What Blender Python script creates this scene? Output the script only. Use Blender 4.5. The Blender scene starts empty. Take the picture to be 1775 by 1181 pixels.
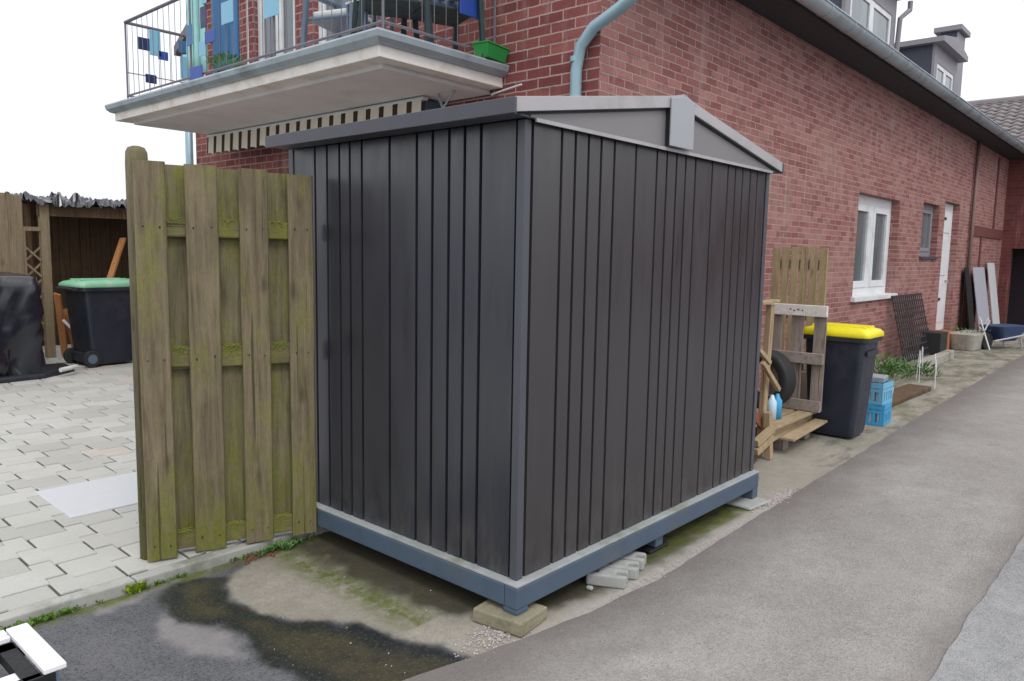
import bpy, math, random
from mathutils import Vector, Matrix, noise as mnoise
R = math.radians
random.seed(7)
scene = bpy.context.scene
col = scene.collection

# ------------------------------------------------------------------ camera
cam = bpy.data.objects.new('camera', bpy.data.cameras.new('camera'))
col.objects.link(cam)
_r = Vector((0.66274, -0.74863, 0.01805)); _u = Vector((0.07392, 0.08938, 0.99325)); _f = Vector((0.74519, 0.65693, -0.11458))
cam.matrix_world = Matrix(((_r.x, _u.x, -_f.x, -2.4445), (_r.y, _u.y, -_f.y, -2.1044), (_r.z, _u.z, -_f.z, 1.65), (0, 0, 0, 1)))
cam.data.sensor_width = 36; cam.data.lens = 26.78
cam.data.clip_start = .05; cam.data.clip_end = 1500
scene.camera = cam

# ------------------------------------------------------------------ world, sun, exposure (white overcast)
SUN_EL, SUN_AZ = R(52), R(205)          # azimuth of the light's origin measured from +Y clockwise
world = bpy.data.worlds.new("World"); scene.world = world; world.use_nodes = True
wn = world.node_tree; wn.nodes.clear()
sky = wn.nodes.new('ShaderNodeTexSky'); sky.sky_type = 'NISHITA'; sky.sun_disc = False
sky.sun_elevation = SUN_EL; sky.sun_rotation = SUN_AZ; sky.dust_density = 4; sky.air_density = 1
mx = wn.nodes.new('ShaderNodeMix'); mx.data_type = 'RGBA'; mx.inputs[0].default_value = .88
# overcast sky: brighter overhead than at the horizon
wtc = wn.nodes.new('ShaderNodeTexCoord'); wsp = wn.nodes.new('ShaderNodeSeparateXYZ'); wmr = wn.nodes.new('ShaderNodeMapRange')
wmr.inputs[1].default_value = 0; wmr.inputs[2].default_value = 1; wmr.inputs[3].default_value = 0; wmr.inputs[4].default_value = 1
wg = wn.nodes.new('ShaderNodeMix'); wg.data_type = 'RGBA'; wg.inputs[6].default_value = (7.6, 7.75, 8.1, 1); wg.inputs[7].default_value = (12.6, 12.7, 13.0, 1)
wn.links.new(wtc.outputs['Generated'], wsp.inputs[0]); wn.links.new(wsp.outputs[2], wmr.inputs[0]); wn.links.new(wmr.outputs[0], wg.inputs[0]); wn.links.new(wg.outputs[2], mx.inputs[7])
bg = wn.nodes.new('ShaderNodeBackground'); bg.inputs[1].default_value = .138
wo = wn.nodes.new('ShaderNodeOutputWorld')
wn.links.new(sky.outputs[0], mx.inputs[6]); wn.links.new(mx.outputs[2], bg.inputs[0]); wn.links.new(bg.outputs[0], wo.inputs[0])
sl = bpy.data.lights.new('sun', 'SUN'); sl.energy = 1.0; sl.angle = R(16); sl.color = (1, .96, .9)
sun = bpy.data.objects.new('sun', sl); col.objects.link(sun)
sd = Vector((math.sin(SUN_AZ) * math.cos(SUN_EL), math.cos(SUN_AZ) * math.cos(SUN_EL), math.sin(SUN_EL)))
sun.rotation_euler = (-sd).to_track_quat('-Z', 'Y').to_euler()
scene.view_settings.view_transform = 'Standard'; scene.view_settings.look = 'None'
scene.view_settings.exposure = 0; scene.view_settings.gamma = 1

# ------------------------------------------------------------------ materials
class N:
    """tiny node-graph helper"""
    def __init__(s, name, rough=.6, metallic=0, spec=.5):
        s.m = bpy.data.materials.new(name); s.m.use_nodes = True
        s.t = s.m.node_tree; s.b = s.t.nodes['Principled BSDF']
        s.b.inputs['Roughness'].default_value = rough; s.b.inputs['Metallic'].default_value = metallic
        s.b.inputs['Specular IOR Level'].default_value = spec
        s.tc = s.t.nodes.new('ShaderNodeTexCoord')
    def put(s, k, v, inp):
        if isinstance(v, (int, float)): inp.default_value = v
        elif isinstance(v, (tuple, list)): inp.default_value = (*v, 1) if len(v) == 3 and inp.type == 'RGBA' else v
        elif v is not None: s.t.links.new(v, inp)
    def map(s, scale, src='Object', rot=(0, 0, 0), loc=(0, 0, 0)):
        n = s.t.nodes.new('ShaderNodeMapping'); n.inputs['Scale'].default_value = scale
        n.inputs['Rotation'].default_value = rot; n.inputs['Location'].default_value = loc
        s.t.links.new(s.tc.outputs[src], n.inputs[0]); return n.outputs[0]
    def noise(s, vec, scale=5, detail=6, rough=.6, dist=0):
        n = s.t.nodes.new('ShaderNodeTexNoise'); n.inputs['Scale'].default_value = scale
        n.inputs['Detail'].default_value = detail; n.inputs['Roughness'].default_value = rough
        n.inputs['Distortion'].default_value = dist
        if vec is not None: s.t.links.new(vec, n.inputs['Vector'])
        else: s.t.links.new(s.tc.outputs['Object'], n.inputs['Vector'])
        return n.outputs[0]
    def ramp(s, fac, a, b, c0=0, c1=1):
        n = s.t.nodes.new('ShaderNodeMapRange'); n.inputs[1].default_value = a; n.inputs[2].default_value = b
        n.inputs[3].default_value = c0; n.inputs[4].default_value = c1; s.t.links.new(fac, n.inputs[0]); return n.outputs[0]
    def mix(s, f, a, b, mode='MIX'):
        n = s.t.nodes.new('ShaderNodeMix'); n.data_type = 'RGBA'; n.blend_type = mode
        s.put(0, f, n.inputs[0]); s.put(0, a, n.inputs[6]); s.put(0, b, n.inputs[7]); return n.outputs[2]
    def math(s, op, a, b=0):
        n = s.t.nodes.new('ShaderNodeMath'); n.operation = op; s.put(0, a, n.inputs[0]); s.put(0, b, n.inputs[1]); return n.outputs[0]
    def sep(s, src='Object'):
        n = s.t.nodes.new('ShaderNodeSeparateXYZ'); s.t.links.new(s.tc.outputs[src], n.inputs[0]); return n.outputs
    def attr(s, name):
        n = s.t.nodes.new('ShaderNodeAttribute'); n.attribute_name = name; return n.outputs['Fac']
    def island(s):
        return s.t.nodes.new('ShaderNodeNewGeometry').outputs['Random Per Island']
    def objrand(s):
        return s.t.nodes.new('ShaderNodeObjectInfo').outputs['Random']
    def color(s, c): s.put(0, c, s.b.inputs['Base Color']); return s
    def rough(s, r): s.put(0, r, s.b.inputs['Roughness']); return s
    def bump(s, h, strength=.3, dist=.01):
        n = s.t.nodes.new('ShaderNodeBump'); n.inputs['Strength'].default_value = strength; n.inputs['Distance'].default_value = dist
        s.t.links.new(h, n.inputs['Height']); s.t.links.new(n.outputs[0], s.b.inputs['Normal']); return s

def sc3(c, k): return tuple(x * k for x in c)

def plain(name, c, rough=.5, metallic=0, var=.15, scale=9, dirt=None, bump=.05, spec=.5):
    n = N(name, rough, metallic, spec)
    f = n.noise(None, scale, 6)
    base = n.mix(f, sc3(c, 1 - var), sc3(c, 1 + var))
    if dirt:
        d = n.ramp(n.noise(None, 2.3, 8, .7), .5, .75); base = n.mix(d, base, dirt)
    n.color(base); n.rough(n.ramp(n.noise(None, scale * 2, 4), .3, .7, rough * .85, min(1, rough * 1.15)))
    if bump: n.bump(n.noise(None, scale * 12, 4), bump, .003)
    return n.m

def wood(name, c0, c1, axis=2, moss=0, mosscol=(.17, .2, .018), rough=.85, dark=(.03, .024, .018), lowmoss=False, seed=0):
    n = N(name, rough, spec=.2)
    s = [14, 14, 14]; s[axis] = .9
    v = n.map(tuple(s), loc=(seed, seed * 2, seed))
    add = n.t.nodes.new('ShaderNodeVectorMath'); add.operation = 'ADD'
    cm = n.t.nodes.new('ShaderNodeCombineXYZ'); r = n.island(); o = n.objrand()
    k = n.math('MULTIPLY', n.math('ADD', r, o), 37.0)
    for i in range(3): n.t.links.new(k, cm.inputs[i])
    n.t.links.new(v, add.inputs[0]); n.t.links.new(cm.outputs[0], add.inputs[1])
    g = n.noise(add.outputs[0], 2.2, 8, .65, .6)
    fine = n.noise(add.outputs[0], 9, 4, .7, .2)
    c = n.mix(n.ramp(g, .3, .7), c0, c1)
    c = n.mix(n.ramp(fine, .55, .8, 0, .55), c, dark)
    blot = n.noise(n.map((1, 1, 1), loc=(seed + 3, 0, 0)), 4.5, 5, .6)
    c = n.mix(n.ramp(blot, .5, .72, 0, .35), c, sc3(c1, 1.25))
    # knots
    kv = [7, 7, 7]; kv[axis] = 2.2
    vo = n.t.nodes.new('ShaderNodeTexVoronoi'); vo.inputs['Scale'].default_value = 1; n.t.links.new(n.map(tuple(kv), loc=(seed, 1, seed)), vo.inputs['Vector'])
    c = n.mix(n.ramp(vo.outputs[0], .05, .16, .6, 0), c, sc3(c0, .5))
    if moss:
        mm = n.noise(n.map((1, 1, .45), loc=(0, seed, 5)), 7, 6, .65)
        f = n.ramp(mm, .62 - .32 * moss, .82 - .3 * moss, 0, .92)
        c = n.mix(f, c, n.mix(n.noise(None, 60, 3), sc3(mosscol, .6), sc3(mosscol, 1.5)))
    if lowmoss:
        z = n.sep()[2]
        f = n.math('MULTIPLY', n.ramp(z, .05, .55, 1, 0), n.ramp(n.noise(n.map((1, 1, .5)), 9, 6, .7), .38, .62))
        c = n.mix(f, c, n.mix(n.noise(None, 55, 3), (.10, .12, .012), (.26, .3, .03)))
    cv_ = [38, 38, 38]; cv_[axis] = .8
    ck = n.ramp(n.noise(n.map(tuple(cv_), loc=(seed, 3, seed)), 1, 3, .5), .66, .70, 0, .75)
    c = n.mix(ck, c, sc3(dark, .7))
    hi = n.noise(add.outputs[0], 34, 3, .8)
    c = n.mix(n.ramp(hi, .35, .7, .45, 0), c, sc3(dark, 1.4))
    n.color(c); n.bump(n.math('ADD', n.math('SUBTRACT', g, ck), n.math('ADD', fine, hi)), .7, .004)
    return n.m

def brick(name, a, b, mortar, bw=.27, rh=.088, ms=.007, stain=(.05, .03, .035), bumpd=.008, tint=None):
    n = N(name, .88, spec=.25)
    uv = n.map((1, 1, 1), 'UV')
    wob = n.t.nodes.new('ShaderNodeMix'); wob.data_type = 'VECTOR'
    nz = n.t.nodes.new('ShaderNodeTexNoise'); nz.inputs['Scale'].default_value = 14; n.t.links.new(uv, nz.inputs['Vector'])
    va = n.t.nodes.new('ShaderNodeVectorMath'); va.operation = 'MULTIPLY_ADD'
    va.inputs[1].default_value = (.008, .008, 0); n.t.links.new(nz.outputs['Color'], va.inputs[0]); n.t.links.new(uv, va.inputs[2])
    br = n.t.nodes.new('ShaderNodeTexBrick'); br.offset = .5; br.squash = 1
    br.inputs['Scale'].default_value = 1; br.inputs['Brick Width'].default_value = bw; br.inputs['Row Height'].default_value = rh
    br.inputs['Mortar Size'].default_value = ms; br.inputs['Mortar Smooth'].default_value = .25; br.inputs['Bias'].default_value = -.1
    n.put(0, a, br.inputs['Color1']); n.put(0, b, br.inputs['Color2']); n.put(0, mortar, br.inputs['Mortar'])
    n.t.links.new(va.outputs[0], br.inputs['Vector'])
    big = n.noise(uv, 1.1, 6, .65)
    fine = n.noise(uv, 40, 4, .7)
    c = br.outputs['Color']
    c = n.mix(n.ramp(n.noise(n.map((4, 12, 1), 'UV'), 1.1, 2, .5), .58, .66, 0, .4), c, (.13, .06, .06))
    c = n.mix(n.ramp(fine, .35, .75, 0, .38), c, stain)
    zz = n.t.nodes.new('ShaderNodeSeparateXYZ'); n.t.links.new(uv, zz.inputs[0])
    lo = n.math('MULTIPLY', n.ramp(zz.outputs[1], .0, .7, 1, 0), n.ramp(n.noise(uv, 3.5, 6, .7), .35, .65, 0, .6)); c = n.mix(lo, c, (.10, .085, .06))
    c = n.mix(n.ramp(n.noise(n.map((5, .5, 1), 'UV', loc=(2, 7, 0)), 1.4, 5, .6), .56, .75, 0, .4), c, (.48, .40, .36))
    c = n.mix(n.ramp(big, .48, .72, 0, .35), c, mortar if tint is None else tint)
    c = n.mix(n.ramp(n.noise(n.map((1, .35, 1), 'UV', loc=(4, 2, 0)), 2.2, 6, .7), .55, .8, 0, .4), c, stain)
    n.color(c)
    h = n.math('ADD', n.math('MULTIPLY', br.outputs['Fac'], -1), n.math('MULTIPLY', fine, .25))
    n.bump(h, .7, bumpd)
    return n.m

def asphalt(name, c, c2, speck=.35, scale=1.0, stain=None, rough=.85, edge=None):
    n = N(name, rough, spec=.3)
    big = n.noise(None, .9 * scale, 7, .65)
    mid = n.noise(None, 6 * scale, 6, .7)
    base = n.mix(n.ramp(big, .35, .68), c, c2)
    base = n.mix(n.ramp(mid, .4, .75, 0, .42), base, sc3(c, .66))
    base = n.mix(n.ramp(n.noise(n.map((1, 1.6, 1), loc=(5, 5, 0)), 2.1 * scale, 6, .7), .5, .7, 0, .35), base, sc3(c, .6))
    vo = n.t.nodes.new('ShaderNodeTexVoronoi'); vo.inputs['Scale'].default_value = 140; n.t.links.new(n.tc.outputs['Object'], vo.inputs['Vector'])
    gr = n.t.nodes.new('ShaderNodeSeparateColor'); n.t.links.new(vo.outputs['Color'], gr.inputs[0])
    base = n.mix(n.ramp(gr.outputs[0], .0, 1, 0, speck), base, sc3(c2, 1.5))
    base = n.mix(n.ramp(gr.outputs[1], .6, 1, 0, speck), base, sc3(c, .4))
    if stain:
        base = n.mix(n.ramp(n.noise(n.map((.35, 1, 1), loc=(7, 3, 0)), 1.1, 7, .7), .5, .72, 0, .6), base, stain)
    if edge:
        yy = n.sep()[1]
        e_ = n.math('ADD', yy, n.math('MULTIPLY', n.noise(n.map((1, 2, 1)), 2.2, 6, .7), .5))
        base = n.mix(n.ramp(e_, -.38, .1, 0, .75), base, edge)
        e2 = n.math('ADD', yy, n.math('MULTIPLY', n.noise(n.map((1, 2, 1), loc=(9, 1, 0)), 3, 6, .7), .3))
        base = n.mix(n.ramp(e2, -1.38, -1.18, .5, 0), base, sc3(edge, .9))
    n.color(base); n.bump(n.math('ADD', vo.outputs[0], n.math('MULTIPLY', mid, .6)), .5, .008)
    return n.m

M = {}
def sheet_mat(name, c):
    n = N(name, .32, 0, 1.0)
    f = n.noise(n.map((1, 1, .25)), 2.4, 5, .6)
    b = n.mix(f, sc3(c, .85), sc3(c, 1.15))
    z = n.sep()[2]
    d = n.math('MULTIPLY', n.ramp(z, .2, .6, 1, 0), n.ramp(n.noise(n.map((1, 1, .35)), 11, 6, .75), .45, .75, 0, .55))
    b = n.mix(d, b, (.12, .115, .105))
    st = n.ramp(n.noise(n.map((30, 30, .7)), 1, 4, .6), .58, .78, 0, .16)
    b = n.mix(st, b, (.10, .10, .105))
    n.color(b); n.rough(n.ramp(n.noise(n.map((6, 6, 1)), 1.5, 5, .7), .3, .7, .24, .44))
    n.bump(n.noise(n.map((1, 1, .35)), 3.2, 2, .4), .6, .014)
    return n.m
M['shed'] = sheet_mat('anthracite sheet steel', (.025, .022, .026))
M['shed_shaded'] = sheet_mat('shaded sheet steel', (.016, .0175, .028))  # same paint, darker and bluer: shade put into the side walls
M['shed_trim'] = plain('slate grey corner trim', (.072, .076, .092), .4, .0, .1, 6, bump=.03)
M['shed_gable'] = plain('gable sheet with sky sheen', (.20, .192, .20), .42, .0, .08, 5, bump=.03)  # sky reflection on the gable put into a lighter base grey
M['shed_fascia'] = plain('roof trim with sky sheen', (.39, .375, .39), .4, .0, .08, 6, dirt=(.24, .23, .22), bump=.03)  # brightness of the sky-lit front trim put into the colour
M['shed_cap'] = plain('blue grey ridge cap', (.34, .35, .38), .4, .0, .08, 6, bump=.03)
M['shed_eave'] = plain('dark eave trim', (.062, .062, .08), .4, .0, .1, 6, bump=.03)
M['blueframe'] = plain('blue grey painted steel', (.066, .10, .150), .5, .0, .2, 7, dirt=(.09, .11, .13), bump=.1)
M['ledge'] = plain('weathered grey ledge', (.33, .35, .36), .7, .0, .25, 8, dirt=(.16, .18, .12), bump=.2)
M['black'] = plain('black', (.008, .008, .01), .7)
M['rubber'] = plain('tyre rubber', (.022, .023, .026), .75, bump=.2)
M['white'] = plain('white painted wood', (.72, .74, .76), .45, var=.05, dirt=(.5, .5, .48))
M['whiteplastic'] = plain('white plastic', (.8, .81, .84), .4, var=.04)
M['zinc'] = plain('weathered zinc', (.36, .42, .46), .42, .25, .25, 5, dirt=(.16, .18, .18), bump=.1)
M['zinc2'] = plain('pale blue zinc pipe', (.30, .44, .50), .4, .2, .15, 5, bump=.05)
M['soffit'] = plain('grey white painted soffit', (.74, .72, .72), .8, var=.1, scale=3, dirt=(.6, .57, .54))
M['band'] = plain('off white balcony edge', (.80, .76, .71), .75, var=.12, scale=6, dirt=(.5, .38, .3))
M['fascia'] = plain('dark eaves board', (.03, .028, .034), .8)
M['slate'] = plain('dark slate cladding', (.05, .056, .085), .6, var=.35, scale=14, bump=.3)
M['dormer'] = plain('grey dormer trim', (.24, .23, .26), .6, var=.12)
M['bin'] = plain('dark blue grey plastic', (.016, .021, .036), .45, var=.25, bump=.06, dirt=(.04, .043, .05))
M['yellow'] = plain('yellow plastic', (.78, .68, .01), .4, var=.07, bump=.03)
M['greenlid'] = plain('faded green plastic', (.20, .48, .30), .45, var=.15, bump=.03, dirt=(.4, .55, .45))
M['tarp'] = plain('black tarpaulin', (.008, .010, .018), .24, var=.1, bump=.03, spec=.8)
M['rope'] = plain('white cord', (.5, .5, .5), .8)
M['rail'] = plain('dark blue grey painted metal', (.16, .15, .18), .5, .2, .3)
M['rust'] = plain('brown painted metal', (.19, .12, .11), .6, .2, .3)
M['green'] = plain('green plastic box', (.02, .26, .05), .5, var=.15)
M['chair_grey'] = plain('slate blue plastic', (.10, .15, .22), .45, var=.15)
M['chair_dark'] = plain('dark green black fabric', (.012, .03, .035), .7, var=.3)
M['cushion'] = plain('pale cushion', (.6, .62, .62), .9, var=.2, scale=20)
M['blue1'] = plain('royal blue plastic', (.02, .07, .34), .45, var=.15)
M['blue2'] = plain('sky blue plastic', (.22, .48, .66), .45, var=.1)
M['blue3'] = plain('steel blue plastic', (.05, .16, .34), .45, var=.1)
M['wb'] = plain('dark blue enamel', (.03, .06, .14), .5)
M['navy'] = plain('navy plastic', (.015, .03, .11), .45, var=.1)
M['mint'] = plain('pale turquoise cloth', (.32, .62, .62), .8, var=.15)
M['crate'] = plain('bright blue crate plastic', (.05, .34, .62), .45, var=.1)
M['crate2'] = plain('pale blue crate plastic', (.16, .44, .64), .45, var=.1)
M['water'] = plain('pale wrap', (.55, .72, .85), .2, var=.2)
M['terracotta'] = plain('terracotta brick step', (.42, .15, .07), .85, var=.35, scale=12, bump=.3)
M['stone'] = plain('weathered stone', (.36, .35, .31), .9, var=.4, scale=14, dirt=(.12, .13, .08), bump=.4)
M['grey_panel'] = plain('grey laminate', (.42, .43, .50), .5, var=.1)
M['concrete'] = plain('pale concrete', (.34, .35, .34), .9, var=.25, scale=20, bump=.4)
M['kerb'] = plain('kerb concrete', (.38, .38, .36), .9, var=.2, scale=12, dirt=(.12, .14, .09), bump=.35)
M['cover'] = plain('pale slab', (.52, .535, .565), .8, var=.06, scale=18, bump=.1)
M['clay'] = plain('grey roof tiles', (.20, .18, .185), .8, var=.3, scale=6, bump=.3)
M['timber_red'] = plain('dark red timber', (.14, .045, .04), .8, var=.3)
M['dark_in'] = plain('dark interior', (.02, .014, .02), .9)
M['weed'] = plain('weed leaves', (.10, .20, .02), .7, var=.5, scale=30)
M['leaf'] = plain('plant leaves', (.09, .19, .05), .6, var=.5, scale=30)
M['moss'] = plain('moss', (.085, .12, .012), .95, var=.5, scale=40, bump=.6)
M['balcplant'] = plain('balcony plant leaves', (.08, .22, .06), .7, var=.5, scale=20)
M['debris'] = plain('pink grey gravel', (.45, .40, .41), .9, var=.4, scale=60)
M['deadleaf'] = plain('dry leaves', (.16, .06, .03), .9, var=.5, scale=40)

# fence and loose wood
FB = ((.14, .105, .06), (.25, .20, .12))
M['fence_front'] = wood('weathered front board', (.115, .09, .058), (.34, .285, .18), 2, .34, (.24, .25, .06), dark=(.06, .047, .034), lowmoss=True)
M['fence_back'] = wood('weathered rear board', (.115, .10, .058), (.33, .295, .175), 2, .48, (.24, .26, .055), dark=(.06, .05, .034), lowmoss=True, seed=3)
M['fence_rail'] = wood('mossy rail', (.15, .135, .07), (.29, .26, .13), 0, .55, (.23, .245, .05), seed=5)
M['fence_post'] = wood('round post wood', (.15, .125, .075), (.30, .26, .17), 2, .32, (.18, .19, .05), lowmoss=True, seed=8)
M['w_light'] = wood('pale sawn timber', (.34, .25, .15), (.54, .43, .29), 2, .0, dark=(.2, .13, .07))
M['w_lightx'] = wood('pale sawn timber across', (.32, .25, .16), (.50, .41, .28), 0, .15, dark=(.2, .13, .07))
M['w_grey'] = wood('grey weathered timber', (.22, .19, .17), (.42, .36, .32), 2, .15, dark=(.08, .06, .05))
M['w_greyx'] = wood('grey weathered rail', (.26, .22, .2), (.46, .4, .36), 1, .1, dark=(.08, .06, .05))
M['w_whiter'] = wood('whitish weathered rail', (.62, .60, .57), (.85, .83, .80), 1, .0, dark=(.4, .37, .35))
M['w_tan'] = wood('tan slats', (.32, .26, .15), (.54, .45, .29), 2, .1, dark=(.12, .08, .05), seed=2)
M['w_orange'] = wood('orange plank', (.42, .18, .06), (.62, .31, .13), 2, .0, dark=(.2, .08, .03), seed=2)
M['w_red'] = wood('red brown timber', (.23, .08, .05), (.38, .15, .09), 2, .0, dark=(.09, .03, .02), seed=4)
M['w_dark'] = wood('dark stained boards', (.10, .065, .04), (.20, .135, .085), 2, .0, dark=(.04, .025, .018), seed=6)
M['w_old'] = wood('old fence boards', (.22, .17, .11), (.38, .31, .21), 2, .15, dark=(.1, .07, .05), seed=7)
M['w_block'] = wood('mossy timber block', (.25, .235, .16), (.42, .39, .28), 0, .25, (.2, .2, .09), seed=1)

M['brick_gable'] = brick('red gable brick', (.20, .052, .050), (.34, .115, .10), (.47, .34, .31), bw=.25, rh=.084, ms=.0075, tint=(.30, .13, .11))
M['brick_long'] = brick('pale red brick', (.26, .095, .088), (.41, .20, .182), (.45, .34, .31), bw=.23, rh=.070, ms=.0055, tint=(.38, .27, .23))
M['brick_barn'] = brick('dark barn brick', (.15, .04, .04), (.22, .06, .055), (.2, .1, .09))
M['brick_low'] = brick('orange plinth brick', (.42, .16, .10), (.5, .22, .15), (.5, .34, .27))

M['asphalt_dark'] = asphalt('dark asphalt', (.055, .06, .072), (.10, .105, .115), .5)
M['drive'] = asphalt('worn grey asphalt', (.235, .222, .213), (.335, .322, .305), .34, .9, (.27, .25, .245), edge=(.135, .12, .115))
M['slab_r'] = asphalt('pale concrete road edge', (.215, .217, .222), (.335, .337, .343), .28, 2)
def glass_mat():
    n = N('window glass', .06, 0, .8)
    n.color(n.mix(n.noise(n.map((3, 3, .4)), 1.2, 3), (.05, .065, .075), (.22, .26, .28))); return n.m
M['glass'] = glass_mat()
def valance_mat():
    n = N('striped awning cloth', .85, spec=.1)
    y = n.sep()[1]
    s = n.math('FRACT', n.math('MULTIPLY', y, 1 / .2))
    f = n.math('GREATER_THAN', s, .62)
    c = n.mix(n.noise(None, 20, 4), (.72, .66, .56), (.86, .80, .70))
    n.color(n.mix(f, c, (.07, .045, .03))); return n.m
M['valance'] = valance_mat()
def forecourt_mat():
    n = N('forecourt', .85, spec=.35)
    v = n.t.nodes.new('ShaderNodeTexVoronoi'); v.inputs['Scale'].default_value = 150; n.t.links.new(n.tc.outputs['Object'], v.inputs['Vector'])
    gr = n.t.nodes.new('ShaderNodeSeparateColor'); n.t.links.new(v.outputs['Color'], gr.inputs[0])
    big = n.noise(None, 3.2, 7, .7); fine = n.noise(None, 30, 6, .75)
    asp = n.mix(n.ramp(big, .35, .65), (.072, .074, .084), (.125, .125, .133))
    asp = n.mix(n.ramp(gr.outputs[0], 0, 1, 0, .4), asp, (.19, .195, .2))
    asp = n.mix(n.ramp(gr.outputs[1], .6, 1, 0, .6), asp, (.02, .02, .025))
    con = n.mix(n.ramp(big, .3, .7), (.225, .208, .175), (.37, .342, .29))
    con = n.mix(n.ramp(fine, .4, .8, 0, .5), con, (.20, .19, .16))
    con = n.mix(n.ramp(gr.outputs[2], .75, 1, 0, .35), con, (.12, .11, .09))
    c = n.mix(n.attr('conc'), asp, con)
    dry = n.mix(n.ramp(fine, .3, .7), (.19, .18, .185), (.27, .255, .255))
    c = n.mix(n.attr('dry'), c, dry)
    wet_shade = n.mix(n.math('MULTIPLY', n.attr('core'), n.ramp(n.noise(None, 7, 6, .7), .3, .6, .3, 1)), (.014, .017, .026), (.060, .050, .034))
    wet_shade = n.mix(n.ramp(gr.outputs[0], .8, 1, 0, .35), wet_shade, (.16, .15, .14))
    c = n.mix(n.attr('wet_shade'), c, wet_shade)  # damp stain plus the painted shade of the shed
    yy = n.sep()[1]; pb = n.math('MULTIPLY', n.ramp(yy, -.16, -.05, .85, 0), n.attr('conc'))
    c = n.mix(pb, c, n.mix(n.ramp(fine, .3, .7), (.30, .28, .26), (.46, .43, .40)))
    mo = n.math('MULTIPLY', n.attr('moss'), n.ramp(n.noise(None, 11, 7, .75), .36, .56))
    c = n.mix(mo, c, n.mix(n.noise(None, 50, 3), (.045, .06, .012), (.16, .19, .04)))
    n.color(c)
    n.rough(n.ramp(n.attr('wet_shade'), 0, 1, .88, .26))
    n.bump(n.math('ADD', v.outputs[0], fine), .3, .005)
    return n.m
M['forecourt'] = forecourt_mat()
def path_mat():
    n = N('mossy concrete strip', .9, spec=.3)
    big = n.noise(None, 1.4, 7, .7); fine = n.noise(None, 28, 6, .75)
    c = n.mix(n.ramp(big, .3, .7), (.25, .235, .20), (.38, .355, .31))
    c = n.mix(n.ramp(fine, .4, .8, 0, .4), c, (.2, .19, .16))
    x = n.sep()[0]
    f = n.math('MULTIPLY', n.ramp(x, 3.0, 7, .1, .85), n.ramp(n.noise(n.map((1, 2, 1)), 1.8, 7, .7), .42, .62))
    c = n.mix(f, c, n.mix(n.noise(None, 20, 4), (.06, .065, .035), (.14, .15, .07)))
    wt = n.ramp(n.noise(n.map((1, 2, 1), loc=(3, 9, 0)), 1.3, 6, .7), .55, .66, 0, .7)
    c = n.mix(wt, c, (.085, .08, .075))
    n.color(c); n.bump(fine, .3, .005)
    return n.m
M['path'] = path_mat()
def paver_mat():
    n = N('pale paving stones', .9, spec=.25)
    r = n.island()
    c = n.mix(r, (.40, .40, .38), (.50, .50, .475))
    c = n.mix(n.ramp(r, .97, .98, 0, .5), c, (.52, .38, .30))
    c = n.mix(n.ramp(n.noise(None, 1.6, 6, .7), .4, .7, 0, .45), c, (.36, .36, .32))
    c = n.mix(n.ramp(n.noise(None, 60, 5, .8), .5, .8, 0, .45), c, (.3, .29, .26))
    n.color(c); n.bump(n.noise(None, 80, 4), .3, .004); return n.m
M['paver'] = paver_mat()
M['joint'] = plain('dark paving joints', (.075, .08, .06), .95, var=.5, scale=14)

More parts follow.
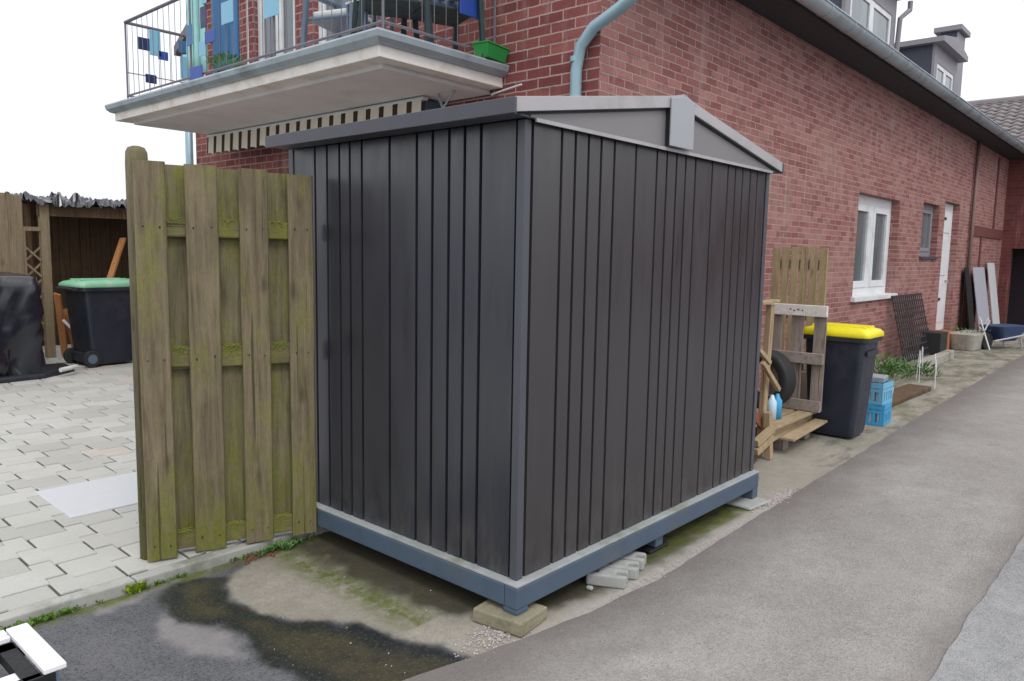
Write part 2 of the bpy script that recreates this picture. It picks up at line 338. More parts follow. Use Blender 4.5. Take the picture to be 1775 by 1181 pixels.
# ------------------------------------------------------------------ mesh helpers
class MB:
    def __init__(s): s.v = []; s.f = []; s.smooth = False
    def quad(s, *p):
        i = len(s.v); s.v += [tuple(q) for q in p]; s.f.append(tuple(range(i, i + len(p)))); return s
    def box(s, x0, x1, y0, y1, z0, z1, m=None):
        i = len(s.v)
        P = [Vector(p) for p in ((x0, y0, z0), (x1, y0, z0), (x1, y1, z0), (x0, y1, z0), (x0, y0, z1), (x1, y0, z1), (x1, y1, z1), (x0, y1, z1))]
        if m is not None: P = [m @ p for p in P]
        s.v += [tuple(p) for p in P]
        for f in ((0, 3, 2, 1), (4, 5, 6, 7), (0, 1, 5, 4), (1, 2, 6, 5), (2, 3, 7, 6), (3, 0, 4, 7)): s.f.append(tuple(i + k for k in f))
        return s
    def bar(s, a, b, w, h, up=(0, 0, 1)):
        a = Vector(a); b = Vector(b); d = (b - a); L = d.length; d.normalize(); u = Vector(up)
        if abs(d.dot(u)) > .98: u = Vector((1, 0, 0))
        sd_ = d.cross(u).normalized(); u = sd_.cross(d).normalized()
        m = Matrix((( d.x, sd_.x, u.x, a.x), (d.y, sd_.y, u.y, a.y), (d.z, sd_.z, u.z, a.z), (0, 0, 0, 1)))
        return s.box(0, L, -w / 2, w / 2, -h / 2, h / 2, m)
    def prism(s, poly, a, b, axis=2):
        """poly of 2-d points extruded along axis from a to b"""
        n = len(poly); i = len(s.v)
        def P(p, t):
            return {0: (t, p[0], p[1]), 1: (p[0], t, p[1]), 2: (p[0], p[1], t)}[axis]
        s.v += [P(p, a) for p in poly] + [P(p, b) for p in poly]
        s.f.append(tuple(range(i + n - 1, i - 1, -1))); s.f.append(tuple(range(i + n, i + 2 * n)))
        for k in range(n): s.f.append((i + k, i + (k + 1) % n, i + n + (k + 1) % n, i + n + k))
        return s
    def tube(s, pts, r, n=10, cap=True):
        pts = [Vector(p) for p in pts]; i = len(s.v); rr = r if isinstance(r, (list, tuple)) else [r] * len(pts)
        prev = None
        for k, p in enumerate(pts):
            d = (pts[min(k + 1, len(pts) - 1)] - pts[max(k - 1, 0)]).normalized()
            if prev is None:
                u = Vector((0, 0, 1)) if abs(d.z) < .9 else Vector((1, 0, 0))
                u = d.cross(u).normalized()
            else: u = (prev - d * prev.dot(d)).normalized()
            prev = u; w = d.cross(u)
            for j in range(n):
                a = 2 * math.pi * j / n
                s.v.append(tuple(p + (u * math.cos(a) + w * math.sin(a)) * rr[k]))
        for k in range(len(pts) - 1):
            for j in range(n):
                s.f.append((i + k * n + j, i + k * n + (j + 1) % n, i + (k + 1) * n + (j + 1) % n, i + (k + 1) * n + j))
        if cap:
            s.f.append(tuple(i + j for j in range(n - 1, -1, -1))); s.f.append(tuple(i + (len(pts) - 1) * n + j for j in range(n)))
        return s
    def loft(s, rings, cap=True):
        i = len(s.v); n = len(rings[0])
        for r in rings: s.v += [tuple(p) for p in r]
        for k in range(len(rings) - 1):
            for j in range(n): s.f.append((i + k * n + j, i + k * n + (j + 1) % n, i + (k + 1) * n + (j + 1) % n, i + (k + 1) * n + j))
        if cap:
            s.f.append(tuple(i + j for j in range(n - 1, -1, -1))); s.f.append(tuple(i + (len(rings) - 1) * n + j for j in range(n)))
        return s
    def build(s, name, mat, parent=None, bevel=0, smooth=False, uv=False):
        me = bpy.data.meshes.new(name); me.from_pydata(s.v, [], s.f); me.validate(); me.update()
        if uv:
            l = me.uv_layers.new(name='UVMap')
            for p in me.polygons:
                nn = p.normal; ax = max(range(3), key=lambda k: abs(nn[k]))
                for li in p.loop_indices:
                    c = me.vertices[me.loops[li].vertex_index].co
                    l.data[li].uv = (c.y, c.z) if ax == 0 else (c.x, c.z) if ax == 1 else (c.x, c.y)
        me.materials.append(mat)
        if smooth:
            for p in me.polygons: p.use_smooth = True
        o = bpy.data.objects.new(name, me); col.objects.link(o)
        if parent is not None: o.parent = parent
        if bevel:
            b = o.modifiers.new('bevel', 'BEVEL'); b.width = bevel; b.segments = 2; b.limit_method = 'ANGLE'
        return o

def tag(o, label=None, cat=None, group=None, kind=None):
    for k, v in (('label', label), ('category', cat), ('group', group), ('kind', kind)):
        if v: o[k] = v
    return o
def empty(name, loc=(0, 0, 0), rz=0, label=None, cat=None, group=None):
    o = bpy.data.objects.new(name, None); o.empty_display_size = .2; col.objects.link(o)
    o.location = loc; o.rotation_euler = (0, 0, rz); return tag(o, label, cat, group)
def copy_tree(src, parent=None):
    c = src.copy(); col.objects.link(c); c.parent = parent
    for ch in [o for o in src.children]: copy_tree(ch, c)
    return c
def B(*a, **k): return MB().box(*a, **k)

def in_poly(x, y, poly):
    c = False; n = len(poly)
    for i in range(n):
        (x1, y1), (x2, y2) = poly[i], poly[i - 1]
        if (y1 > y) != (y2 > y) and x < (x2 - x1) * (y - y1) / (y2 - y1) + x1: c = not c
    return c
def dist_poly(x, y, poly):
    best = 1e9; n = len(poly)
    for i in range(n):
        (x1, y1), (x2, y2) = poly[i], poly[i - 1]
        dx, dy = x2 - x1, y2 - y1; t = max(0, min(1, ((x - x1) * dx + (y - y1) * dy) / (dx * dx + dy * dy + 1e-12)))
        best = min(best, math.hypot(x - x1 - t * dx, y - y1 - t * dy))
    return best
def soft(x, y, poly, w=.03, nz=.05, fr=5, seed=0):
    q = mnoise.fractal(Vector((x * fr + seed, y * fr, seed)), 1, 2, 4) * nz
    d = dist_poly(x, y, poly); d = d if in_poly(x, y, poly) else -d
    return max(0, min(1, .5 + (d + q) / w))

# ------------------------------------------------------------------ setting: ground
tag(B(-300, 300, -300, 300, -1, 0).build('ground', M['asphalt_dark']), kind='structure')
edge = [(-8, .12), (-.9, .06), (-.54, -.01), (-.1, -.11), (.21, -.165), (.84, -.225), (1.83, -.195), (3.02, -.17), (4.37, -.15), (6.49, -.11), (9.93, -.07), (12, -.05), (20.1, -.02)]  # edge points, like most positions below, back-projected offline from image pixels
def sheet(name, poly, z, mat):
    m = MB(); m.quad(*[(x, y, z) for x, y in poly]); return tag(m.build(name, mat), kind='structure')
rag = []
for (a, b) in zip(edge, edge[1:]):
    n = max(2, int((b[0] - a[0]) / .05))
    for i in range(n):
        t = i / n; x = a[0] + (b[0] - a[0]) * t
        rag.append((x, a[1] + (b[1] - a[1]) * t + mnoise.fractal(Vector((x * 4, 1, 0)), 1, 2, 4) * .012))
rag.append(edge[-1])
sheet('driveway', [(-8, -1.5)] + [(20.1, -1.62)] + rag[::-1], .012, M['drive'])
rr = [(x, -1.487 - .02 * max(0, x - 1) / 2 + mnoise.fractal(Vector((x * 3, 5, 0)), 1, 2, 4) * .015) for x in [-8 + .1 * i for i in range(281)]]
sheet('road_edge', [(-8, -40), (20, -40)] + rr[::-1], .020, M['slab_r'])

# forecourt grid with stain masks and painted shade under the shed
stain = [(-.61, 1.35), (-.67, 1.44), (-.84, 1.50), (-.94, 1.44), (-1.01, 1.26), (-1.01, 1.09), (-.9, .94), (-.88, .78), (-.93, .59), (-.9, .31), (-.8, -.1), (-.57, -.12), (-.30, -.13), (-.33, -.04), (-.37, .1), (-.45, .3), (-.48, .5), (-.64, .71), (-.72, .91), (-.74, 1.14), (-.7, 1.28)]
conc = [(-.03, 1.9), (-.25, 1.54), (-.49, 1.43), (-.65, 1.34), (-.74, 1.14), (-.72, .91), (-.64, .71), (-.48, .5), (-.45, .3), (-.37, .1), (-.33, -.04), (-.32, -.5), (6, -.5), (6, 3)]
under = [(-.21, 1.9), (-.20, .45), (-.09, .25), (.12, .1), (.3, -.07), (.55, -.09), (.95, -.09), (1.02, -.14), (1.3, -.14), (1.45, -.07), (2.2, -.09), (2.5, -.05), (2.5, 1.9)]  # contact shade of the shed painted on the ground, with dark soil
dry1 = [(-1.03, 1.2), (-.90, .82), (-.95, .62), (-1.05, .7), (-1.12, 1.05)]
dry2 = [(-1.25, 1.56), (-1.2, 1.44), (-1.0, 1.42), (-.93, 1.47), (-.6, 1.5), (-.6, 1.57)]
m = MB(); st = .018
NX, NY = int(4.5 / st), int(1.86 / st)
W_, C_, D_, S_, K_ = [], [], [], [], []
for j in range(NY + 1):
    for i in range(NX + 1):
        x = -3 + i * st * (5.5 / 4.5); y = -.32 + j * st
        h = mnoise.fractal(Vector((x * 2, y * 2, 0)), 1, 2, 4) * .002
        m.v.append((x, y, .006 + h))
        W_.append(soft(x, y, stain, .045, .04, 7) if x < .1 and y < 1.7 else 0)
        if x > -.3: W_[-1] = max(W_[-1], .92 * soft(x, y, under, .10, .09, 6, 5))  # painted shade under the shed joins the damp mask
        d_ = dist_poly(x, y, stain) if W_[-1] > .5 else 0
        K_.append(max(0, min(1, (d_ - .05 + mnoise.fractal(Vector((x * 6, y * 6, 2)), 1, 2, 4) * .05) / .08)))
        C_.append(soft(x, y, conc, .03, .03, 6, 3))
        D_.append(.85 * max(soft(x, y, dry1, .05, .05, 6, 8), soft(x, y, dry2, .06, .06, 6, 9)) if x < 0 else 0)
        mo = max(0, 1 - abs(y - 1.515) / .075) * 1.3
        mo = max(mo, min(1, max(0, 1 - abs(x + .27) / .15) * 1.1) if y > .3 and y < 1.6 else 0)
        mo = max(mo, .8 if (1.0 < x < 2.3 and -.1 < y < .5) else 0)
        mo = max(mo, W_[-1] * .12)
        S_.append(mo)
for j in range(NY):
    for i in range(NX):
        a = j * (NX + 1) + i; m.f.append((a, a + 1, a + NX + 2, a + NX + 1))
fc = tag(m.build('forecourt', M['forecourt'], smooth=True), kind='structure')
for nm, arr in (('wet_shade', W_), ('conc', C_), ('dry', D_), ('moss', S_), ('core', K_)):
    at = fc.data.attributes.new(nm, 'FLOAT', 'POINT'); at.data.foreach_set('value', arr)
sheet('path', [(2.5, -.3), (20.1, -.3), (20.1, 1.55), (2.5, 1.55)], .008, M['path'])

# paved yard, rising gently to the back
def yz(y): return .055 + .024 * (y - 1.62)
m = MB(); m.quad((-6, 1.62, yz(1.62) - .012), (2.6, 1.62, yz(1.62) - .012), (2.6, 9.6, yz(9.6) - .012), (-6, 9.6, yz(9.6) - .012))
yard = tag(m.build('paved_yard', M['joint']), kind='structure')
m = MB()
g, PH, PR, ST_ = .0062, .30, .215, .065      # joint, period along x, row depth, step of the zigzag
def yclip(y): return min(9.5, max(1.628, y))
row = 0; y0 = 1.36
while y0 < 9.6:
    x0 = -6.0 + (.2 if row % 2 else 0)
    while x0 < 2.3:
        if row % 2 == 0:   # low .2 then high .1
            P = [(x0 + g, y0 + g), (x0 + .2 + g, y0 + g), (x0 + .2 + g, y0 + ST_ + g), (x0 + .3 - g, y0 + ST_ + g), (x0 + .3 - g, y0 + ST_ + PR - g), (x0 + .2 - g, y0 + ST_ + PR - g), (x0 + .2 - g, y0 + PR - g), (x0 + g, y0 + PR - g)]
        else:              # high .1 then low .2
            P = [(x0 + g, y0 + ST_ + g), (x0 + .1 - g, y0 + ST_ + g), (x0 + .1 - g, y0 + g), (x0 + .3 - g, y0 + g), (x0 + .3 - g, y0 + PR - g), (x0 + .1 + g, y0 + PR - g), (x0 + .1 + g, y0 + ST_ + PR - g), (x0 + g, y0 + ST_ + PR - g)]
        P = [(px, yclip(py)) for px, py in P]
        if max(p[1] for p in P) - min(p[1] for p in P) > .03:
            cx = x0 + .15; cy = y0 + PR / 2 + .03; dz = random.uniform(-.0025, .0025)
            def ins(p, k): return (p[0] + (cx - p[0]) * k, p[1] + (cy - p[1]) * k)
            lo = [(p[0], p[1], yz(p[1]) - .011) for p in P]
            mi = [(p[0], p[1], yz(p[1]) - .005 + dz) for p in P]
            hi = [(*ins(p, .04), yz(p[1]) + dz) for p in P]
            m.loft([lo, mi, hi])
        x0 += PH
    y0 += PR; row += 1
o = m.build('paving_stones', M['paver'], yard); o['kind'] = 'stuff'
# kerb along the yard: separate concrete edge stones in one run
m = MB(); x = -6
while x < .9:
    L = 1.0; m.box(x + .003, x + L - .003, 1.545, 1.62, -.1, .056 + random.uniform(-.002, .002)); x += L
kerb = tag(m.build('kerb', M['kerb'], bevel=.008), kind='structure')

# ------------------------------------------------------------------ shed
SH = empty('garden_shed', (0, 0, 0), 0, 'anthracite ribbed metal shed with low gable roof on blue steel base frame', 'shed')
ZB, ZT, LX, DY = .21, 2.2, 2.44, 1.74
def ribs(seams, L, g=.009, d=.014):
    pts = [(0, 0)]
    for s in seams:
        pts += [(s - g, 0), (s - g * .6, d), (s + g * .6, d), (s + g, .0)]
    pts.append((L, 0)); return pts
seamx = [.05, .25, .35, .45, .55, .66, .85, 1.05, 1.15, 1.25, 1.35, 1.46, 1.66, 1.86, 1.96, 2.06, 2.17, 2.27, 2.40]
seamy = [.04, .25, .35, .45, .56, .67, .87, 1.09, 1.19, 1.28, 1.39, 1.50, 1.71]
def ribwall(seams, L, place, name, mat):
    m = MB(); pr = ribs(seams, L)
    i = len(m.v)
    for (s, d) in pr:
        for z in (ZB + .002, ZT): m.v.append(place(s, d, z))
    for k in range(len(pr) - 1): m.f.append((i + 2 * k, i + 2 * k + 2, i + 2 * k + 3, i + 2 * k + 1))
    pr2 = [(0, .04), (L, .04)]; j = len(m.v)
    for (s, d) in pr2:
        for z in (ZB + .002, ZT): m.v.append(place(s, d, z))
    m.f.append((j, j + 1, j + 3, j + 2))
    return m.build(name, mat, SH)
ribwall(seamx, LX, lambda s, d, z: (s, d, z), 'wall', M['shed'])
ribwall(seamy, DY, lambda s, d, z: (d, s, z), 'wall', M['shed_shaded'])
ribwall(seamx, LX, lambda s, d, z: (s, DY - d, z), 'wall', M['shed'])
ribwall(seamy, DY, lambda s, d, z: (LX - d, s, z), 'wall', M['shed_shaded'])
for (cx, cy, sx, sy) in ((0, 0, 1, 1), (LX, 0, -1, 1), (0, DY, 1, -1), (LX, DY, -1, -1)):
    def q(u, v): return (cx + sx * u, cy + sy * v)
    P = [q(-.006, -.006), q(.036, -.006), q(.036, .008), q(.012, .012), q(.008, .036), q(-.006, .036)]
    MB().prism(P, ZB + .001, ZT - .002, 2).build('corner_trim', M['shed_trim'], SH, bevel=.003)
# gables
RZ = 2.455; MX = 1.2; EV = .12
def roofz(x): return 2.245 + (RZ - 2.245) * (1 - abs(x - MX) / (MX + EV))
for y0, y1 in ((-.030, -.002), (DY - .02, DY + .002)):
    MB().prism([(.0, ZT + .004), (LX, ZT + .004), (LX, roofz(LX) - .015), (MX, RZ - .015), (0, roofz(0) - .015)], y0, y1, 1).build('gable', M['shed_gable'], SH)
    yy = y0 - .008 if y0 < 0 else y1
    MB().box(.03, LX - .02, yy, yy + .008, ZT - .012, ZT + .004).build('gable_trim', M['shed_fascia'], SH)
# roof sheets and trims
for sx in (-1, 1):
    e = MX + sx * (MX + EV)
    MB().prism([(MX, RZ + .012), (e, 2.257), (e, 2.243), (MX, RZ - .004)] if sx > 0 else [(MX, RZ - .004), (e, 2.243), (e, 2.257), (MX, RZ + .012)], -.042, DY + .0, 1).build('roof', M['shed_eave'], SH)
    for (ya, yb) in ((-.056, -.042), (DY + .003, DY + .019)):
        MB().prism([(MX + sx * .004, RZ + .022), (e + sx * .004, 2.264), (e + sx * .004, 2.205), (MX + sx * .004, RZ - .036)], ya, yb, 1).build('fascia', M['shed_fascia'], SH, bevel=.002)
        MB().prism([(MX + sx * .14, RZ - .062), (e - sx * .03, 2.208), (e - sx * .03, 2.200), (MX + sx * .14, RZ - .070)], -.0405 if ya < 0 else DY, -.0315 if ya < 0 else DY + .0025, 1).build('fascia_gap_shade', M['black'], SH)  # black strip stands in for the shaded gap under the fascia
    xs = sorted((e, e + sx * .018))
    MB().box(xs[0], xs[1], -.06, DY + .03, 2.198, 2.262).build('eave_trim', M['shed_eave'], SH, bevel=.003)
    xs = sorted((e, e - sx * .10))
    MB().box(xs[0], xs[1], -.038, DY - .002, 2.2, 2.206).build('eave_trim', M['shed_eave'], SH)
# ridge cap with its drop plates at both gables
m = MB()
m.prism([(MX - .13, roofz(MX - .13) + .018), (MX, RZ + .03), (MX + .13, roofz(MX + .13) + .018), (MX + .13, roofz(MX + .13) + .010), (MX, RZ + .022), (MX - .13, roofz(MX - .13) + .010)], -.058, DY + .02, 1)
m.build('ridge_cap', M['shed_cap'], SH)
for (ya, yb) in ((-.068, -.058), (DY + .021, DY + .031)):
    MB().prism([(MX - .14, 2.208), (MX + .10, 2.208), (MX + .10, roofz(MX + .10) + .012), (MX + .02, RZ + .016), (MX - .02, RZ + .016), (MX - .14, roofz(MX - .14) + .012)], ya, yb, 1).build('ridge_plate_and_gap', M['shed_cap'], SH, bevel=.003)
MB().box(MX - .137, MX - .131, -.0575, -.0385, 2.210, 2.40).build('ridge_plate_and_gap', M['black'], SH)  # black sliver stands in for the shaded gap beside the plate
# base frame
F = .045; FR = .012
for (x0, x1, y0, y1) in ((-F, LX + FR, -F, .03), (-F, LX + FR, DY - .03, DY + F), (-F, .03, .031, DY - .031), (LX - .03, LX + FR, .031, DY - .031)):
    MB().box(x0, x1, y0, y1, .098, .196).build('base_beam', M['blueframe'], SH, bevel=.006)
for (x0, x1, y0, y1) in ((-F + .001, LX + FR - .001, -F + .001, .04), (-F + .001, LX + FR - .001, DY - .04, DY + F - .001), (-F + .001, .04, .041, DY - .041), (LX - .04, LX + FR - .001, .041, DY - .041)):
    MB().box(x0, x1, y0, y1, .197, .209).build('ledge', M['ledge'], SH, bevel=.003)
for (x, y) in ((-F + .002, -F + .002), (LX + FR - .082, -F + .002), (-F + .002, DY + F - .082), (LX + FR - .082, DY + F - .082), (1.16, -.02), (1.16, DY - .06)):
    h0 = .073 if x < 1 else .031
    MB().box(x, x + .08, y, y + .08, h0, .0975).build('foot', M['blueframe'], SH, bevel=.005)
MB().box(.05, LX - .05, .05, DY - .05, .10, .19).build('floor_panel', M['dark_in'], SH)
for x in (.8, 1.6): MB().box(x, x + .06, .032, DY - .032, .06, .095).build('cross_beam', M['blueframe'], SH)

def blk(name, x0, x1, y0, y1, z0, z1, rz, mat, label, cat, group=None, bevel=.01):
    cx, cy = (x0 + x1) / 2, (y0 + y1) / 2
    m = MB().box(-(x1 - x0) / 2, (x1 - x0) / 2, -(y1 - y0) / 2, (y1 - y0) / 2, 0, z1 - z0)
    for i, v in enumerate(m.v): m.v[i] = (v[0] + random.uniform(-.005, .005), v[1] + random.uniform(-.005, .005), v[2] + (random.uniform(-.003, .001) if v[2] > 0 else 0))
    o = m.build(name, mat, bevel=bevel); o.location = (cx, cy, z0); o.rotation_euler = (0, 0, rz)
    return tag(o, label, cat, group)
blk('timber_block', -.10, .115, -.09, .165, .008, .072, .12, M['w_block'], 'mossy timber block under the nearest corner of the blue frame', 'wood block', bevel=.008)
blk('stone_block', 2.20, 2.46, -.12, .16, .008, .030, -.1, M['concrete'], 'pale flat stone block under the far right foot of the shed frame', 'stone block')
blk('stone_block', -.08, .1, DY - .12, DY + .08, .008, .072, .1, M['concrete'], 'flat stone block under the rear left foot of the shed', 'stone block')
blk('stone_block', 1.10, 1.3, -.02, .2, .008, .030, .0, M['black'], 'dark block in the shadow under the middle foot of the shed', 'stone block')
# hollow concrete paver fragments under the long side
for i, (x, y, rz, nm) in enumerate(((.64, -.045, .45, 'nearest of three pale concrete paver pieces under the shed side'), (.77, -.03, .5, 'middle of three pale concrete paver pieces under the shed side'), (.90, .01, .4, 'farthest of three pale concrete paver pieces under the shed side'))):
    m = MB()
    P = [(-.055, -.10), (-.022, -.11), (-.022, -.05), (.022, -.05), (.022, -.11), (.055, -.10), (.058, .09), (.02, .1), (.02, .04), (-.02, .04), (-.02, .1), (-.058, .09)]
    m.prism(P, 0, .06, 2)
    o = m.build('paver_piece', M['concrete'], bevel=.008); o.location = (x, y, .007); o.rotation_euler = (0, 0, rz)
    tag(o, nm, 'paver piece', 'concrete paver pieces beside the frame')
o = blk('pebble', .50, .53, -.05, -.02, .008, .028, .3, M['concrete'], 'small pale stone lying in the gap under the shed side', 'stone', bevel=.008)

# ------------------------------------------------------------------ fence panel on its round post
FZ = .057
FE = empty('wooden_fence', (-.832, 1.765, FZ), math.atan2(-.29, .86), 'tall weathered mossy board-on-board fence panel on a round post', 'fence'); FE.scale = (.925, 1, 1)
m = MB(); n_ = 20; pts = []
post = MB().tube([(0, .012, 0), (0, .012, 1.99), (0, .012, 2.045), (0, .012, 2.066), (0, .012, 2.074)], [.057, .056, .053, .042, .02], 20).build('post', M['fence_post'], FE, smooth=True)
spans = [(-.025, .125), (.222, .385), (.498, .655), (.765, .905)]
backs = [(.10, .245), (.365, .52), (.635, .785)]
def fboard(a, b, y0, th, z0, z1, name, mat):
    m = MB(); ns = 14; rings = []
    ja, jb = random.uniform(-.003, .003), random.uniform(-.003, .003)
    for k in range(ns + 1):
        z = z0 + (z1 - z0) * k / ns; w = mnoise.noise(Vector((a * 9, z * 1.3, 3))) * .004
        c = .006
        rings.append([(a + w + ja + c, y0, z), (b + w + jb - c, y0, z), (b + w + jb, y0 + c, z), (b + w + jb, y0 + th, z), (a + w + ja, y0 + th, z), (a + w + ja, y0 + c, z)])
    m.loft(rings); return m.build(name, mat, FE)
RT = .03
for i, (a, b) in enumerate(spans): fboard(a, b, -.086 if i == 0 else -.062, .022, .012, 2.0 - (.0, .002, .004, .02)[i], 'board', M['fence_front'])
for i, (a, b) in enumerate(backs): fboard(a, b, .006, .02, .02 - .0, 1.996 - .004 * i, 'board', M['fence_back'])
for (z0, z1) in ((1.64, 1.73), (.975, 1.085), (.03, .125)):
    MB().box(.03, .90, -.036, .003, z0, z1).build('rail', M['fence_rail'], FE, bevel=.008)
    # moss cushions growing on the rail in the gaps
    for (a, b) in ((.13, .22), (.39, .495), (.66, .76)):
        m = MB()
        for k in range(240):
            x = random.triangular(a, b, a + (b - a) * (.3 if k % 2 else .7)); top = .25 + random.random()
            r = random.uniform(.0015, .0045) * (1.2 if z0 < 1.2 else .8)
            y = random.uniform(-.042, .0); z = z1 + random.gauss(0, .004) if top > .45 else z1 - abs(random.gauss(0, .022)); y = y if top > .45 else -.038
            c = Vector((x, y, z)); 
            pts = [c + Vector(p) * r for p in ((1, 0, 0), (0, 1, 0), (-1, 0, 0), (0, -1, 0), (0, 0, 1), (0, 0, -1))]
            i0 = len(m.v); m.v += [tuple(p) for p in pts]
            for f in ((0, 1, 4), (1, 2, 4), (2, 3, 4), (3, 0, 4), (1, 0, 5), (2, 1, 5), (3, 2, 5), (0, 3, 5)): m.f.append(tuple(i0 + q for q in f))
        o = m.build('moss', N('bright moss', .95).color((.20, .225, .045)).m if 'bm' not in M else M['bm'], FE); M['bm'] = o.data.materials[0]; o['kind'] = 'stuff'

for i, (a, b) in enumerate(spans):
    for z in (1.69, 1.03, .08):
        for x in (a + .035, b - .035):
            y = (-.086 if i == 0 else -.062)
            MB().tube([(x, y + .002, z + random.uniform(-.015, .015)), (x, y - .0015, z)], .0042, 8).build('nail', M['rubber'], FE)
# ------------------------------------------------------------------ brick house
HO = empty('brick_house', (2.62, 1.5, 0), 0, 'long red brick house with grey eaves gutter, dormers and a balcony', 'house')
def HP(o):      # keep world coordinates while parented
    o.matrix_parent_inverse = Matrix.Translation((-2.62, -1.5, 0)); return o
def hb(m, name, mat, parent=None, **k):
    o = m.build(name, mat, parent or HO, **k)
    if parent is None: HP(o)
    return o
XW, YW, X2, YE = 2.62, 1.5, 20.2, 8.15
ZE = 4.24
def wall_open(axis, plane, a0, a1, z0, z1, th, openings, top=None):
    """brick wall face with real holes and reveals; axis 1: plane y=plane facing -y; axis 0: plane x=plane facing -x"""
    m = MB(); A = sorted({a0, a1, *[v for o in openings for v in o[:2]]}); Z = sorted({z0, z1, *[v for o in openings for v in o[2:]]})
    def P(a, d, z): return (a, plane + d, z) if axis == 1 else (plane + d, a, z)
    for i in range(len(A) - 1):
        for j in range(len(Z) - 1):
            ca, cz = (A[i] + A[i + 1]) / 2, (Z[j] + Z[j + 1]) / 2
            if any(o[0] < ca < o[1] and o[2] < cz < o[3] for o in openings): continue
            m.quad(P(A[i], 0, Z[j]), P(A[i + 1], 0, Z[j]), P(A[i + 1], 0, Z[j + 1]), P(A[i], 0, Z[j + 1]))
            m.quad(P(A[i], th, Z[j]), P(A[i], th, Z[j + 1]), P(A[i + 1], th, Z[j + 1]), P(A[i + 1], th, Z[j]))
    for o in openings:
        a, b, c, d = o
        m.quad(P(a, 0, c), P(a, th, c), P(a, th, d), P(a, 0, d)); m.quad(P(b, 0, c), P(b, 0, d), P(b, th, d), P(b, th, c))
        m.quad(P(a, 0, d), P(a, th, d), P(b, th, d), P(b, 0, d)); m.quad(P(a, 0, c), P(b, 0, c), P(b, th, c), P(a, th, c))
    return m
win1 = (9.05, 11.12, 1.08, 2.60); win2 = (12.55, 13.72, 1.71, 2.67); door = (14.15, 15.38, .22, 2.79)
hb(wall_open(1, YW, XW, X2 + .11, 0, ZE, .3, [win1, win2, door]), 'wall', M['brick_long'], uv=True)
gw1 = (5.72, 6.62, 3.52, 5.1); gw2 = (4.62, 5.36, 3.52, 5.1)
# the openings reach above the eaves line, so build the gable in two steps: z 0..ZE holes clipped
g0 = wall_open(0, XW, YW, YE, 0, 5.1, .3, [gw1, gw2])
hb(g0, 'wall', M['brick_gable'], uv=True)
m = MB(); yr = (YW + YE) / 2; slope = .62
# gable peak above z=5.1
def rz_(y): return ZE + slope * (min(y - YW, YE - y)) + .45
ya = YW + (5.1 - ZE - .45) / slope; yb = YE - (5.1 - ZE - .45) / slope
m.prism([(ya, 5.101), (yb, 5.101), (yr, rz_(yr))], XW, XW + .3, 0)
hb(m, 'wall', M['brick_gable'], uv=True)
hb(B(XW + .3, X2, YE - .3, YE, 0, ZE), 'wall', M['brick_gable'], uv=True)
hb(B(XW + .012, X2 - .02, YW + .5, YE - .31, -.02, .02), 'floor', M['dark_in'])
# orange plinth course on the balcony
hb(B(XW - .012, XW, 4.4, 6.9, 3.26, 3.50), 'plinth', M['brick_low'], uv=True)
hb(B(XW - .05, XW - .013, 4.5, 6.95, 3.50, 3.53), 'door_sill', M['zinc'])
# roof: two slopes with thickness, eaves overhanging the long wall by 0.5 m
yo = 1.09; zo = 4.27
rf = MB()
rf.prism([(yo, zo), (yr, zo + slope * (yr - yo)), (YE + .5, zo), (YE + .5, zo + .12), (yr, zo + slope * (yr - yo) + .13), (yo, zo + .12)], XW - .03, X2 + .2, 0)
roof = hb(rf, 'roof', M['clay'])
hb(B(XW, X2, yo + .01, YW + .02, zo - .10, zo - .05), 'eaves_soffit', M['fascia'])
hb(B(XW - .02, X2, yo - .012, yo + .008, zo - .11, zo + .10), 'eaves_board', M['fascia'])
# gutter: half round with beads and brackets
def gutter(p0, p1, r, outn):
    m = MB(); p0 = Vector(p0); p1 = Vector(p1); on_ = Vector(outn); K = 10; n = int((p1 - p0).length / .5) + 1
    for s_, rr_ in ((1, r), (-1, r - .006)):
        i = len(m.v)
        for t in range(n + 1):
            c = p0.lerp(p1, t / n)
            for k in range(K + 1):
                a = math.pi * k / K; m.v.append(tuple(c + on_ * (math.cos(a) * rr_) + Vector((0, 0, -math.sin(a) * rr_))))
        for t in range(n):
            for k in range(K):
                q = (i + t * (K + 1) + k, i + t * (K + 1) + k + 1, i + (t + 1) * (K + 1) + k + 1, i + (t + 1) * (K + 1) + k)
                m.f.append(q if s_ > 0 else q[::-1])
    m.tube([tuple(p0 + on_ * r), tuple(p1 + on_ * r)], .011, 8)
    return m
gy, gz = .985, 4.25
gut = hb(gutter((XW - .03, gy, gz), (X2, gy, gz), .095, (0, -1, 0)), 'gutter', M['zinc'], smooth=True)
for k in range(24):
    m = MB(); x = 3.0 + k * .72
    for j in range(8):
        a0, a1 = math.pi * j / 8, math.pi * (j + 1) / 8
        rr_ = .099
        m.bar((x, gy - math.cos(a0) * rr_, gz - math.sin(a0) * rr_), (x, gy - math.cos(a1) * rr_, gz - math.sin(a1) * rr_), .004, .03, up=(1, 0, 0))
    m.build('gutter_bracket', M['zinc'], gut)
